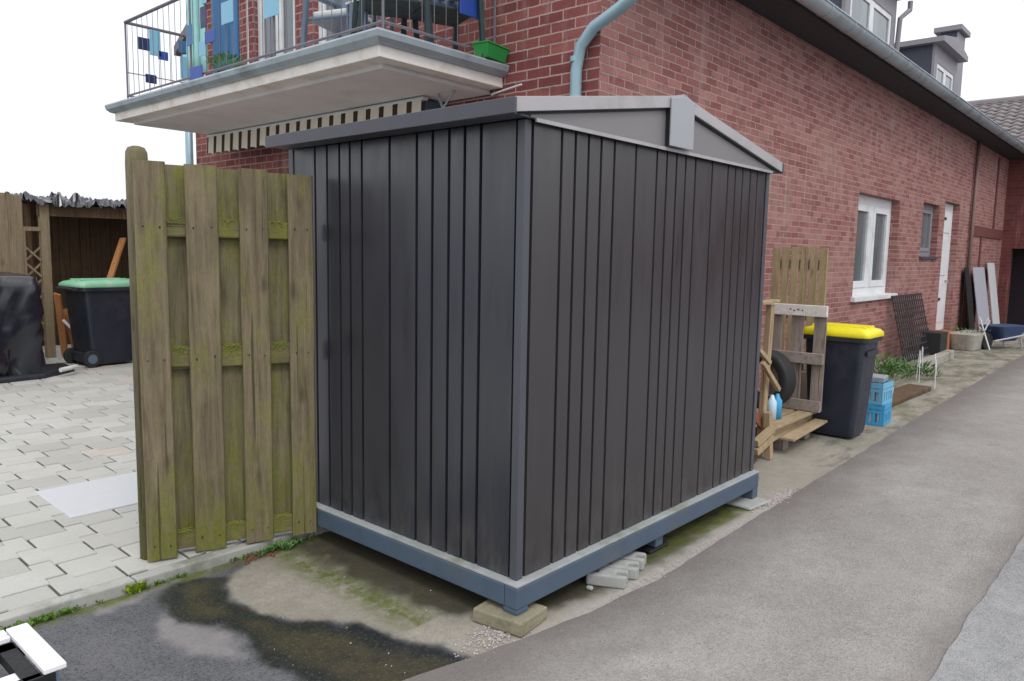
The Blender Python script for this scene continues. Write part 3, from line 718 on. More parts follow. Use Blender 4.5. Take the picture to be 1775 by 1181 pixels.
# swan neck downpipe at the near corner
dp = MB().tube([(2.56, .985, 4.16), (2.56, .985, 3.9), (2.56, 1.0, 3.74), (2.56, 1.09, 3.60), (2.56, 1.3, 3.49), (2.56, 1.52, 3.40), (2.56, 1.64, 3.28), (2.56, 1.68, 3.1), (2.56, 1.68, 2.0), (2.56, 1.68, .06)], .047, 14)
dpo = hb(dp, 'downpipe', M['zinc2'], smooth=True)
MB().tube([(2.56, 1.68, 2.86), (2.56, 1.68, 2.90)], .053, 14).build('pipe_collar', M['zinc2'], dpo)
MB().tube([(2.56, 1.68, 3.16), (2.56, 1.68, 3.20)], .053, 14).build('pipe_collar', M['zinc2'], dpo)
hb(MB().tube([(2.56, 8.22, 4.2), (2.56, 8.22, .2)], .05, 12), 'downpipe', M['zinc2'], smooth=True)
# far rusty downpipe and timber framing on the long wall
hb(MB().tube([(16.35, 1.44, 4.15), (16.35, 1.44, .1)], .04, 10), 'downpipe', M['rust'], smooth=True)
hb(B(16.6, 20.15, 1.47, 1.499, 2.2, 2.42), 'timber_beam', M['timber_red'])
hb(B(17.6, 17.72, 1.475, 1.499, .1, 2.19), 'timber_post', M['timber_red'])
hb(B(18.9, 19.05, 1.475, 1.499, 2.43, 4.1), 'timber_post', M['timber_red'])

def window(o, axis, plane, rec, name, mats, mull=(), fw=.07, sash=.05, glassmat='glass', sill=None, parent=None):
    a, b, c, d = o; g_ = .004
    def bx(a0, a1, d0, d1, z0, z1, mb):
        if axis == 1: mb.box(a0, a1, plane + d0, plane + d1, z0, z1)
        else: mb.box(plane + d0, plane + d1, a0, a1, z0, z1)
        return mb
    f = MB(); a_, b_, c_, d_ = a + g_, b - g_, c + g_, d - g_
    bx(a_, a_ + fw, rec, rec + .07, c_, d_, f); bx(b_ - fw, b_, rec, rec + .07, c_, d_, f)
    bx(a_ + fw, b_ - fw, rec, rec + .07, c_, c_ + fw, f); bx(a_ + fw, b_ - fw, rec, rec + .07, d_ - fw, d_, f)
    for mu in mull: bx(mu - fw * .6, mu + fw * .6, rec - .004, rec + .07, c_ + fw, d_ - fw, f)
    fo = hb(f, name, M[mats], bevel=.004)
    edges = [a_ + fw, *[x for mu in mull for x in (mu - fw * .6, mu + fw * .6)], b_ - fw]
    for k in range(0, len(edges), 2):
        e0, e1 = edges[k] + .003, edges[k + 1] - .003; s_ = MB(); c2, d2 = c_ + fw + .003, d_ - fw - .003
        bx(e0, e0 + sash, rec - .012, rec + .05, c2, d2, s_); bx(e1 - sash, e1, rec - .012, rec + .05, c2, d2, s_)
        bx(e0 + sash, e1 - sash, rec - .012, rec + .05, c2, c2 + sash, s_); bx(e0 + sash, e1 - sash, rec - .012, rec + .05, d2 - sash, d2, s_)
        s_.build('sash', M[mats], fo, bevel=.003)
        bx(e0 + sash * .6, e1 - sash * .6, rec + .02, rec + .028, c2 + sash * .6, d2 - sash * .6, MB()).build('pane', M[glassmat], fo)
    return fo
w = window(win1, 1, YW, .13, 'window', 'white', (10.12,), .13, .1)
B(win1[0] - .06, win1[1] + .02, YW - .06, YW + .128, win1[2] - .05, win1[2] + .02).build('sill', M['white'], w, bevel=.006)
B(9.2, 10.9, YW + .24, YW + .26, 1.2, 2.5).build('curtain', M['white'], w)
w = window(win2, 1, YW, .11, 'window', 'dormer', (), .09, .07)
B(win2[0] - .03, win2[1] + .02, YW - .04, YW + .108, win2[2] - .04, win2[2] + .003).build('sill', M['slate'], w)
# house door
dr = B(door[0] + .06, door[1] - .01, YW + .12, YW + .17, door[2] + .01, door[3] - .01)
dr = hb(dr, 'door', M['white'], bevel=.005)
for z in (.85, 2.45): B(14.3, 14.75, YW + .09, YW + .118, z, z + .05).build('hinge', M['black'], dr)
for (z0, z1) in ((.4, 1.2), (1.35, 2.1), (2.2, 2.6)): B(14.45, 15.15, YW + .108, YW + .119, z0, z1).build('door_panel', M['white'], dr, bevel=.006)
B(15.12, 15.2, YW + .06, YW + .119, 1.2, 1.25).build('handle', M['zinc'], dr)
st_ = MB(); st_.box(13.6, 15.4, 1.02, 1.498, .008, .2); hb(st_, 'step', M['terracotta'], bevel=.01)
# upstairs gable openings
window(gw1, 0, XW, .06, 'window', 'white', (6.17,), .06, .05)
window(gw2, 0, XW, .06, 'window', 'white', (), .07, .05)

# balcony
BX, BY0, BY1 = 1.24, 2.50, 7.35
bs = hb(B(BX + .02, XW - .002, BY0 + .02, BY1 - .02, 3.075, 3.235), 'balcony', M['band'], bevel=.006)
m = MB()
B(BX + .17, XW - .003, BY0 + .17, BY1 - .17, 3.040, 3.074).build('soffit', M['soffit'], bs)
m = MB()
for (p0, p1, on_) in (((BX, BY0 - .0, 3.215), (BX, BY1, 3.215), (-1, 0, 0)), ((BX, BY0, 3.215), (XW - .02, BY0, 3.215), (0, -1, 0))):
    pass
gp = MB()
prof = [(0, .06), (-.055, .055), (-.06, .04), (-.05, .0), (-.02, -.03), (.01, -.04), (.015, .03)]
rings = []
path = [((XW - .01, BY0), (0, 1)), ((BX, BY0), (1, 1)), ((BX, BY1), (1, -1)), ((XW - .01, BY1), (0, -1))]
for (px, py), (nx, ny) in path:
    rings.append([(px + nx * a, py + ny * a, 3.2 + b) for a, b in prof])
gp.loft(rings); gp.build('gutter_edge', M['zinc'], bs)
# railing
rl = MB(); RX, RY0, RY1, RT_, RB_ = 1.36, 2.60, 7.2, 4.17, 3.36
for z, r in ((RT_, .018), (RB_, .012)):
    rl.tube([(XW - .02, RY0, z), (RX, RY0, z)], r, 8); rl.tube([(RX, RY0, z), (RX, RY1, z)], r, 8); rl.tube([(RX, RY1, z), (XW - .02, RY1, z)], r, 8)
rl.tube([(RX, RY1, 3.62), (XW - .02, RY1, 3.62)], .006, 6)
for (x, y) in ((RX, RY0), (RX, RY1), (RX, 4.1), (RX, 5.65), (XW - .03, RY0), (XW - .03, RY1)): rl.tube([(x, y, 3.20), (x, y, RT_)], .011, 8)
y = RY0 + .13
while y < RY1: rl.tube([(RX, y, RB_), (RX, y, RT_)], .0035, 5); y += .13
x = RX + .13
while x < XW: rl.tube([(x, RY1, RB_), (x, RY1, RT_)], .0035, 5); rl.tube([(x, RY0, RB_), (x, RY0, RT_)], .0035, 5); x += .13
rl.build('railing', M['rail'], bs)

# dormers on the roof
def dormer(x0, x1, yf, zt, zb, depth):
    d = hb(MB().box(x0, x0 + .02, yf + .02, yf + depth, zb - .4, zt).box(x1 - .02, x1, yf + .02, yf + depth, zb - .4, zt).box(x0 + .02, x1 - .02, yf + .05, yf + .08, zb, zt), 'dormer', M['slate'])
    fr = MB(); fw = .18
    fr.box(x0 - .02, x0 + fw, yf, yf + .05, zb, zt).box(x1 - fw, x1 + .02, yf, yf + .05, zb, zt).box(x0 + fw, x1 - fw, yf, yf + .05, zt - .3, zt).box(x0 + fw, x1 - fw, yf, yf + .05, zb, zb + .12)
    fr.build('dormer_front', M['dormer'], d)
    s_ = MB(); a, b, c, e = x0 + fw, x1 - fw, zb + .12, zt - .3; mid = (a + b) / 2
    for (p, q_) in ((a, a + .09), (mid - .09, mid + .09), (b - .09, b)): s_.box(p, q_, yf + .012, yf + .045, c, e)
    s_.box(a, b, yf + .013, yf + .044, c, c + .08); s_.box(a, b, yf + .013, yf + .044, e - .08, e)
    s_.build('window_frame', M['white'], d)
    B(a, b, yf + .03, yf + .035, c, e).build('pane', M['glass'], d)
    rr_ = MB(); rr_.prism([(x0 - .14, zt + .0), (x1 + .14, zt + .0), (x1 + .14, zt + .09), ((x0 + x1) / 2, zt + .26), (x0 - .14, zt + .09)], yf - .16, yf + depth, 1)
    rr_.build('dormer_roof', M['dormer'], d)
    x1 < 12 and MB().tube([(x1 + .22, yf - .14, zt - .02), (x1 + .22, yf - .14, zt - .15), (x1 + .06, yf - .05, zt - .3), (x1 + .06, yf - .02, zb + .1)], .04, 8).build('dormer_pipe', M['dormer'], d)
    return d
dormer(8.6, 10.85, 1.7, 5.72, 4.5, 2.6)
dormer(13.6, 15.3, 1.75, 5.62, 4.5, 2.6)
ch = hb(B(18.5, 19.2, 2.50, 2.86, 4.3, 7.05), 'chimney', M['slate'])
B(18.38, 19.32, 2.38, 2.98, 7.051, 7.17).build('chimney_cap', M['dormer'], ch, bevel=.01)
B(18.48, 19.22, 2.47, 2.498, 4.3, 7.03).build('chimney_lit_face', M['dormer'], ch)  # paler plate paints the light on the chimney's front side
# small wall rod
hb(MB().tube([(2.60, 2.62, 3.02), (2.56, 2.6, 3.02), (2.5, 2.2, 3.045)], .008, 6), 'wall_hook', M['white'])

# awning under the balcony
AW = empty('awning', (2.3, 5.15, 2.9), 0, 'retracted awning with cream and brown striped scalloped valance under the balcony', 'awning')
def AP(o): o.matrix_parent_inverse = Matrix.Translation((-2.3, -5.15, -2.9)); return o
m = MB(); ny = 200; y0_, y1_ = 3.20, 7.15
for k in range(ny + 1):
    y = y0_ + (y1_ - y0_) * k / ny; wv = math.sin(y * 2 * math.pi / .2) * .006
    zb = 2.785 + .022 * abs(math.sin(y * math.pi / .2)); m.v += [(2.28 + wv * .3, y, 3.01), (2.27 + wv, y, zb), (2.283 + wv * .3, y, 3.01), (2.273 + wv, y, zb)]
for k in range(ny):
    a = 4 * k; m.f.append((a, a + 1, a + 5, a + 4)); m.f.append((a + 2, a + 6, a + 7, a + 3))
AP(m.build('valance', M['valance'], AW))
AP(B(2.275, 2.34, 3.17, 7.17, 3.0, 3.03).build('front_bar', M['white'], AW, bevel=.008))
AP(B(2.38, 2.57, 3.25, 7.1, 2.90, 3.03).build('cassette', M['chair_grey'], AW, bevel=.02))
AP(MB().tube([(2.56, 7.55, 2.86), (2.3, 7.16, 3.0), (2.3, 6.8, 3.0)], .018, 8).build('arm', M['white'], AW))
AP(MB().tube([(2.3, 3.0, 3.03), (2.3, 2.94, 2.9), (2.3, 2.9, 2.62)], .012, 8).tube([(2.3, 2.8, 3.03), (2.3, 2.94, 2.9)], .010, 8).build('arm', M['zinc'], AW))

# balcony things
def sqr(kind, y=None, x=None, z0=3.6, z1=3.8, w=.16, mat='blue1', label='', d=.008):
    if x is None: m = B(RX - .03, RX - .03 + d, y - w / 2, y + w / 2, z0, z1)
    else: m = B(x - w / 2, x + w / 2, RY1 - .03, RY1 - .03 + d, z0, z1)
    o = m.build('plastic_square', M[mat], bevel=.004)
    return tag(o, label, 'blue panel', 'blue plastic squares hanging on the balcony railing')
sq = [
 (None, 1.55, 3.90, 4.04, .13, 'navy', 'small navy square left of the pale square near the railing corner'),
 (None, 1.68, 3.86, 4.15, .13, 'blue2', 'pale blue square hanging from the top rail near the far corner'),
 (None, 1.77, 3.83, 3.93, .12, 'blue1', 'dark blue small square just right below the pale corner square'),
 (None, 1.62, 3.54, 3.64, .13, 'navy', 'lone navy square hanging low on the far side railing'),
 (None, 2.02, 3.96, 4.10, .13, 'blue3', 'steel blue square beside the parasol at the top rail'),
 (None, 2.04, 3.66, 3.92, .14, 'blue2', 'light blue tall square left of the parasol'),
 (5.50, None, 3.30, 3.44, .26, 'blue1', 'royal blue square at the foot of the parasol'),
 (5.20, None, 3.62, 3.74, .20, 'blue1', 'bright blue square low on the railing right of the parasol'),
 (4.86, None, 3.74, 3.94, .22, 'blue2', 'large pale blue square in front of the brick between railing bars'),
 (5.32, None, 3.78, 3.98, .12, 'navy', 'narrow navy square right of the parasol'),
 (5.62, None, 3.66, 3.86, .12, 'blue3', 'steel blue square overlapping the parasol'),
 (5.36, None, 3.52, 3.66, .12, 'blue2', 'pale square beneath the narrow navy one'),
 (5.30, None, 4.00, 4.16, .10, 'blue2', 'pale blue strip high beside the parasol'),
 (4.10, None, 3.66, 3.86, .24, 'blue2', 'pale blue square in front of the first balcony window'),
]
for (y, x, z0, z1, w_, mt, lb) in sq: sqr('s', y, x, z0, z1, w_, mt, lb)
tag(B(2.14, 2.36, RY0 - .03, RY0 - .018, 3.60, 3.82).build('plastic_square', M['blue1'], bevel=.004), 'royal blue square on the near side railing beside the brick wall', 'blue panel', 'blue plastic squares hanging on the balcony railing')
PA = empty('parasol', (1.75, 6.3, 3.24), 0, 'folded pale turquoise parasol standing at the far end of the balcony', 'parasol')
MB().tube([(0, 0, 0), (0, 0, 2.1)], .022, 10).build('pole', M['white'], PA)
m = MB(); rings = []
for k in range(13):
    t = k / 12; z = .35 + 1.6 * t; r0 = .10 - .06 * t if t > .1 else .09
    rings.append([((r0 * (1 + .35 * math.cos(6 * a))) * math.cos(a), (r0 * (1 + .35 * math.cos(6 * a))) * math.sin(a), z) for a in [2 * math.pi * j / 36 for j in range(36)]])
m.loft(rings).build('canopy', M['mint'], PA, smooth=True)
m = MB().tube([(0, 0, .0), (0, 0, .08)], .2, 20); m.build('base', M['concrete'], PA, bevel=.01)
# clothes horse with dark blue cloths right of the parasol
CH = empty('hanging_cloth', (2.1, 6.4, 3.24), .3, 'dark teal and blue cloth hanging behind the balcony parasol', 'cloth')
m = MB()
for k in range(25):
    u = k / 24; w_ = math.sin(u * 20) * .015
    m.v += [(w_, -.25 + .42 * u, 1.3), (w_ * 1.6, -.25 + .42 * u, .35), (w_ + .006, -.25 + .42 * u, 1.3), (w_ * 1.6 + .006, -.25 + .42 * u, .35)]
for k in range(24): a = 4 * k; m.f += [(a, a + 1, a + 5, a + 4), (a + 2, a + 6, a + 7, a + 3)]
m.build('cloth', M['blue3'], CH, smooth=True)
MB().tube([(0, -.4, 1.31), (0, .3, 1.31)], .01, 6).tube([(0, -.38, 1.31), (0, -.38, 0)], .01, 6).tube([(0, .28, 1.31), (0, .28, 0)], .01, 6).build('frame', M['white'], CH)

def garden_chair(loc, rz, mat, mat2, label, grp='garden chairs on the balcony'):
    e = empty('garden_chair', loc, rz, label, 'chair', grp)
    m = MB(); m.box(-.23, .23, -.23, .22, .40, .43)
    m.build('seat', M[mat], e, bevel=.012)
    m = MB()
    for k in range(5): x = -.18 + .09 * k; m.bar((x, .22, .46), (x, .33, .92), .05, .015, up=(0, 1, 0))
    m.bar((-.23, .335, .93), (.23, .335, .93), .03, .06); m.build('backrest', M[mat], e, bevel=.005)
    for sx in (-1, 1):
        MB().bar((sx * .25, -.24, .64), (sx * .25, .30, .67), .05, .03).build('armrest', M[mat], e, bevel=.006)
        MB().bar((sx * .25, -.28, 0), (sx * .24, -.22, .64), .045, .04).build('leg', M[mat], e, bevel=.005)
        MB().bar((sx * .25, .32, 0), (sx * .24, .24, .66), .045, .04).build('leg', M[mat], e, bevel=.005)
    B(-.2, .2, -.2, .19, .431, .49).build('cushion', M[mat2], e, bevel=.02)
    return e
garden_chair((1.85, 3.75, 3.236), R(-70), 'chair_grey', 'cushion', 'slate grey garden chair with pale cushion, left on the balcony')
garden_chair((1.78, 3.05, 3.236), R(-120), 'chair_dark', 'chair_dark', 'dark garden chair at the front corner of the balcony')
garden_chair((2.20, 2.86, 3.236), R(160), 'chair_dark', 'chair_grey', 'dark chair beside the brick wall at the right of the balcony')
TB = empty('garden_table', (1.85, 3.38, 3.236), 0, 'small pale table between the balcony chairs', 'table')
B(-.16, .16, -.14, .14, .5, .52).build('tabletop', M['cushion'], TB, bevel=.005)
for sx in (-.14, .14):
    for sy in (-.12, .12): B(sx - .012, sx + .012, sy - .012, sy + .012, 0, .5).build('leg', M['chair_grey'], TB)
# shading basket, green box and plant
gb = MB(); gb.loft([[(-.13, -.06, 0), (.13, -.06, 0), (.13, .06, 0), (-.13, .06, 0)], [(-.16, -.08, .11), (.16, -.08, .11), (.16, .08, .11), (-.16, .08, .11)]])
PB = empty('planter_box', (2.44, 2.50, 3.265), R(8), 'bright green planter box on the balcony edge by the wall', 'planter')
gb.build('box', M['green'], PB, bevel=.006); B(-.165, .165, -.085, .085, .111, .125).build('rim', M['green'], PB, bevel=.004)
def leaves(n, r, h, size, up=.4, seed=1):
    rnd = random.Random(seed); m = MB()
    for k in range(n):
        a = rnd.uniform(0, 6.283); rr_ = r * math.sqrt(rnd.random()); z = h * rnd.random() * (1 - .5 * (rr_ / r) ** 2)
        c = Vector((rr_ * math.cos(a), rr_ * math.sin(a), z)); d = Vector((math.cos(a) * (1 - up) + rnd.uniform(-.4, .4), math.sin(a) * (1 - up) + rnd.uniform(-.4, .4), up + rnd.uniform(-.3, .5))).normalized()
        s_ = d.cross(Vector((0, 0, 1))); s_ = s_.normalized() if s_.length > .01 else Vector((1, 0, 0)); L = size * rnd.uniform(.5, 1.3)
        u = s_.cross(d) * L * .12
        m.quad(c, c + d * L * .45 + s_ * L * .22 + u, c + d * L, c + d * L * .45 - s_ * L * .22 + u)
    return m
def plant(name, loc, n, r, h, size, mat, label, cat='plant', pot=None, seed=1, stems=5):
    e = empty(name, loc, 0, label, cat); leaves(n, r, h, size, seed=seed).build('foliage', M[mat], e)
    m = MB(); rnd = random.Random(seed)
    for k in range(stems):
        a = rnd.uniform(0, 6.28); m.tube([(0, 0, -.005), (.5 * r * math.cos(a), .5 * r * math.sin(a), h * .5), (.8 * r * math.cos(a), .8 * r * math.sin(a), h * .9)], [.006, .004, .002], 5)
    m.build('stem', M[mat], e)
    if pot: MB().loft([[(pot * .7 * math.cos(t), pot * .7 * math.sin(t), -.14) for t in [6.283 * j / 16 for j in range(16)]], [(pot * math.cos(t), pot * math.sin(t), 0) for t in [6.283 * j / 16 for j in range(16)]]]).build('pot', M['chair_dark'], e)
    return e
plant('balcony_plant', (1.52, 5.25, 3.38), 160, .16, .18, .07, 'balcplant', 'leafy green potted plant behind the balcony railing', pot=.09, seed=4)

# ------------------------------------------------------------------ end building (barn) across the drive
BA = empty('barn', (20.6, -1, 0), 0, 'dark red brick barn with grey tiled roof closing the end of the drive', 'barn')
def BP(o): o.matrix_parent_inverse = Matrix.Translation((-20.6, 1, 0)); return o
BP(wall_open(0, 20.3, -14, 1.56, -.3, 4.5, .3, [(-3, 1.28, -.3, 1.98)]).build('wall', M['brick_barn'], BA, uv=True))
BP(B(20.9, 20.95, -14, 1.4, -.2, 2.4).build('opening_dark', M['dark_in'], BA))  # dark panel stands in for the unlit interior behind the opening
BP(B(20.3, 26, YE, YE + .3, 0, 4.5).build('wall', M['brick_barn'], BA, uv=True))
BP(B(20.62, 26, -14, -13.7, 0, 4.5).build('wall', M['brick_barn'], BA, uv=True))
m = MB()
m.prism([(19.9, 4.28), (22.6, 6.0), (25.5, 4.28), (25.5, 4.18), (22.6, 5.9), (19.9, 4.18)], -14.3, 9.2, 1)
ro = BP(m.build('roof', M['clay'], BA))
m = MB()
import math as _m
nrow = 15
for k in range(nrow):
    t0, t1 = k / nrow, (k + 1.12) / nrow; xa, xb = 19.9 + 2.7 * t0, 19.9 + 2.7 * min(1, t1); za, zb_ = 4.29 + 1.72 * t0, 4.29 + 1.72 * min(1, t1)
    i0 = len(m.v); ys = [-4 + .05 * j for j in range(int(13 / .05))]
    for y in ys:
        b_ = .022 * math.sin(y * 2 * math.pi / .25)
        m.v += [(xa, y, za + .07 + b_), (xb, y, zb_ + .015 + b_), (xa, y, za + .02)]
    for j in range(len(ys) - 1):
        a = i0 + 3 * j; m.f += [(a, a + 1, a + 4, a + 3), (a + 2, a, a + 3, a + 5)]
m.build('tiles', M['clay'], ro)
m = MB(); m.tube([(22.6, -4, 6.0), (22.6, 9, 6.0)], .13, 10); m.build('ridge_tiles', M['clay'], ro)

# ------------------------------------------------------------------ wheelie bins
def rrect(w, d, r, z, cx=0, cy=0, n=4):
    P = []
    for (sx, sy, a0) in ((1, 1, 0), (-1, 1, 90), (-1, -1, 180), (1, -1, 270)):
        for k in range(n + 1):
            a = R(a0 + 90 * k / n); P.append((cx + sx * (w / 2 - r) + r * math.cos(a), cy + sy * (d / 2 - r) + r * math.sin(a), z))
    return P
def wheelie_bin(loc, rz, lidmat, label):
    """width along x 0.58, depth along y 0.73 (front towards -y), wheels at +y"""
    e = empty('wheelie_bin', loc, rz, label, 'wheelie bin')
    m = MB(); m.loft([rrect(.44, .50, .05, .02, 0, .0), rrect(.46, .52, .05, .06), rrect(.54, .66, .055, .86), rrect(.54, .66, .055, .90)])
    m.build('body', M['bin'], e, smooth=False, bevel=.004)
    m = MB(); m.loft([rrect(.58, .72, .06, .90), rrect(.60, .74, .06, .905), rrect(.60, .74, .06, .94), rrect(.57, .71, .06, .945)])
    m.build('rim', M['bin'], e, bevel=.003)
    m = MB(); m.loft([rrect(.60, .76, .06, .946, 0, .0), rrect(.61, .77, .06, .955), rrect(.60, .76, .06, .985), rrect(.55, .70, .07, 1.01), rrect(.42, .55, .08, 1.03), rrect(.2, .3, .08, 1.037)])
    lid = m.build('lid', M[lidmat], e, smooth=True)
    m = MB()
    for x in (-.14, 0, .14): m.box(x - .02, x + .02, -.30, .30, 1.02, 1.042)
    m.build('lid_rib', M[lidmat], lid, bevel=.008)
    m = MB().tube([(-.2, .43, .93), (.2, .43, .93)], .016, 10)
    for x in (-.2, 0, .2): m.bar((x, .36, .93), (x, .43, .93), .02, .03)
    m.build('handle', M['bin'], e)
    MB().bar((-.2, -.345, .80), (.2, -.345, .80), .02, .05).build('front_grip', M['bin'], e, bevel=.006)
    for sx in (-1, 1):
        w = MB().tube([(sx * .21, .27, .10), (sx * .265, .27, .10)], .10, 24).build('wheel', M['rubber'], e, bevel=.008)
        MB().tube([(sx * .262, .27, .10), (sx * .268, .27, .10)], .055, 20).build('rim', M['chair_grey'], w)
    m = MB().box(-.2, .2, .22, .30, .05, .16); m.build('axle_housing', M['bin'], e, bevel=.01)
    return e
yb_ = wheelie_bin((4.86, .25, .012), R(0), 'yellow', 'dark wheelie bin with bright yellow lid beside the pallets'); yb_.scale = (.80, .80, .99)
wheelie_bin((1.22, 7.83, yz(7.8)), R(96), 'greenlid', 'dark wheelie bin with faded green lid in front of the woodshed')

# ------------------------------------------------------------------ pallets and timber behind the shed
def pallet_upright(name, loc, rz, w, h, slats, label, matv, matr, topmat=None, nr=3, slw=.09, back=False):
    e = empty(name, loc, rz, label, 'pallet')     # w along local x, upright
    for k in range(slats):
        x = (w - slw) * k / (slats - 1); B(x, x + slw, -.012, .008, .0 + random.uniform(0, .01), h - random.uniform(0, .02)).build('slat', M[matv], e, bevel=.003)
    for k in range(nr):
        z = (h - .1 - (.14 if back else 0)) * k / (nr - 1); top = k == nr - 1 and topmat
        y0_, y1_ = (.010, .05) if top or not back else (-.06, -.014)
        B(-.01 if top else 0, w + (.02 if top else 0), y0_, y1_, z, z + .1).build('rail', M[topmat if top else matr], e, bevel=.004)
    return e
# base pallet on bearers
PL = empty('pallet', (4.17, .78, .0), R(1), 'low wooden pallet lying on bearers beside the shed, carrying the tyre', 'pallet')
for y in (-.4, -.05, .3):
    for x in (-.3, .22): MB().box(x, x + .12, y - .02, y + .1, .012, .13).build('block', M['w_grey'], PL, bevel=.004)
for y in (-.42, -.05, .3): B(-.55, .57, y, y + .11, .131, .155).build('bottom_board', M['w_lightx'], PL, bevel=.003)
for y in (-.38, .3): B(-.5, .55, y, y + .06, .156, .225).build('bearer', M['w_lightx'], PL, bevel=.003)
for y in (-.43, -.27, -.11, .05, .21, .35): B(-.56, .54, y, y + .13, .226, .25).build('deck_board', M['w_lightx'], PL, bevel=.003)
o = MB().bar((3.72, .27, .15), (4.62, .31, .165), .12, .02).build('plank', M['w_lightx'], bevel=.003); tag(o, 'loose tan plank jutting out under the low pallet towards the bin', 'plank')
# upright pallet with whitish top rail, faces the camera (local x -> world y)
UP = pallet_upright('pallet', (4.55, .29, .255), R(90), .52, .97, 3, 'upright grey pallet with whitish top rail standing behind the tyre', 'w_grey', 'w_greyx', 'w_whiter', 3, .11)
for (y, z, l) in ((.20, .915, .012), (.235, .92, .02), (.275, .91, .014), (.31, .922, .012)):
    MB().box(y, y + l, -.0502 + .1004, .053, z, z + .012).build('stamp_mark', M['slate'], UP)
pallet_upright('pallet', (5.36, .60, .5), R(90), .56, 1.27, 6, 'tall tan slatted pallet standing upright behind the yellow lid bin', 'w_tan', 'w_old', None, 3, .078, True)
blk('prop_block', 5.34, 5.5, .60, 1.16, .012, .5, 0, M['w_grey'], 'grey timber stack carrying the tall slatted pallet behind the bin', 'timber')
# tyre
TY = empty('car_tyre', (4.38, .76, .251), R(82), 'black car tyre leaning against the upright grey pallet', 'tyre')
m = MB(); rings = []
prof = [(.20, -.07), (.215, -.085), (.28, -.095), (.315, -.08), (.32, -.03), (.314, -.025), (.32, -.02), (.32, .02), (.314, .025), (.32, .03), (.315, .08), (.28, .095), (.215, .085), (.20, .07)]
K = 48; i0 = 0
for j in range(K):
    a = 2 * math.pi * j / K
    for (r, w_) in prof: m.v.append((.86 * r * math.cos(a), w_ * .9, .276 + .86 * r * math.sin(a)))
n = len(prof)
for j in range(K):
    for k in range(n): m.f.append((j * n + k, j * n + (k + 1) % n, ((j + 1) % K) * n + (k + 1) % n, ((j + 1) % K) * n + k))
m.build('tread', M['rubber'], TY, smooth=True)
# bottles
WB = empty('water_bottles', (3.95, .52, .251), 0, 'small blue and clear bottle pack on the low pallet', 'bottles')
for (x, y) in ((-.04, -.03), (.05, -.04)):
    MB().tube([(x, y, 0), (x, y, .16), (x, y, .19), (x, y, .22)], [.042, .042, .022, .012], 12).build('bottle', M['crate'] if x > 0 else M['water'], WB, smooth=True)
# loose timber leaning at the shed corner
def plank(a, b, w, h, mat, label, up=(0, 0, 1), name='plank', group=None):
    a = Vector(a); b = Vector(b); e = MB().bar((0, 0, 0), tuple(b - a), w, h, up); o = e.build(name, M[mat], bevel=.003); o.location = a
    return tag(o, label, 'timber', group)
plank((3.54, .42, .012), (3.55, .40, 1.27), .045, .07, 'w_light', 'pale upright batten standing right behind the shed corner', up=(1, 0, 0))
plank((3.30, .40, 1.29), (3.64, .40, 1.30), .09, .022, 'w_light', 'short pale board lying flat on top of the upright batten')
plank((3.36, .36, .82), (3.64, .33, .57), .035, .035, 'w_light', 'lower pale batten slanting down behind the shed edge')
plank((3.33, .38, .92), (3.52, .37, .80), .035, .035, 'w_light', 'upper short pale batten slanting behind the shed edge')
plank((3.33, .50, .012), (3.36, .50, .90), .10, .02, 'w_red', 'red brown board standing behind the shed corner', up=(1, 0, 0))
plank((3.30, .44, .46), (3.56, .40, .26), .08, .02, 'w_red', 'red brown offcut slanting near the low pallet', up=(0, 1, 0))
plank((3.52, .33, .012), (3.50, .35, .40), .05, .06, 'w_light', 'short pale post beside the low pallet', up=(1, 0, 0))
plank((3.24, .33, .12), (3.50, .31, .20), .05, .055, 'w_light', 'lower pale offcut at the foot of the timber heap')
plank((3.24, .33, .19), (3.50, .31, .27), .05, .055, 'w_light', 'upper pale offcut lying on another at the foot of the heap')
blk('timber_offcut', 3.24, 3.42, .36, .46, .01, .1, .3, M['w_dark'], 'dark block on the ground at the shed far corner', 'timber')
plank((3.66, .62, .012), (3.74, .62, 1.24), .06, .16, 'w_grey', 'wide grey board standing between batten and grey pallet', up=(1, 0, 0))

# blue crates
def crate(loc, rz, mat, label):
    e = empty('bottle_crate', loc, rz, label, 'crate', 'blue bottle crates stacked beside the yellow lid bin')
    w, d, h = .30, .26, .21; m = MB()
    for (z0, z1) in ((0, .03), (.12, .15), (h - .05, h)):
        m.box(-w / 2, w / 2, -d / 2, -d / 2 + .012, z0, z1).box(-w / 2, w / 2, d / 2 - .012, d / 2, z0, z1)
        m.box(-w / 2, -w / 2 + .012, -d / 2 + .013, d / 2 - .013, z0, z1).box(w / 2 - .012, w / 2, -d / 2 + .013, d / 2 - .013, z0, z1)
    for z0, z1 in ((.03, .12), (.15, h - .05)):
        for k in range(5):
            x = -w / 2 + (w - .03) * k / 4; m.box(x, x + .03, -d / 2 + .001, -d / 2 + .011, z0, z1).box(x, x + .03, d / 2 - .011, d / 2 - .001, z0, z1)
        for k in range(4):
            y = -d / 2 + .013 + (d - .056) * k / 3; m.box(-w / 2 + .001, -w / 2 + .011, y, y + .03, z0, z1).box(w / 2 - .011, w / 2 - .001, y, y + .03, z0, z1)
    m.build('body', M[mat], e)
    B(-w / 2 + .013, w / 2 - .013, -d / 2 + .013, d / 2 - .013, .004, .015).build('floor', M[mat], e)
    m = MB()
    for i in range(4):
        for j in range(3): m.tube([(-.105 + .07 * i, -.08 + .08 * j, .016), (-.105 + .07 * i, -.08 + .08 * j, .19)], .03, 8)
    m.build('bottles', M['water'], e)
    return e
crate((5.66, .15, .012), R(3), 'crate', 'lower blue bottle crate standing on the ground beside the bin')
crate((5.66, .16, .223), R(-2), 'crate2', 'upper paler blue bottle crate on top of the other')
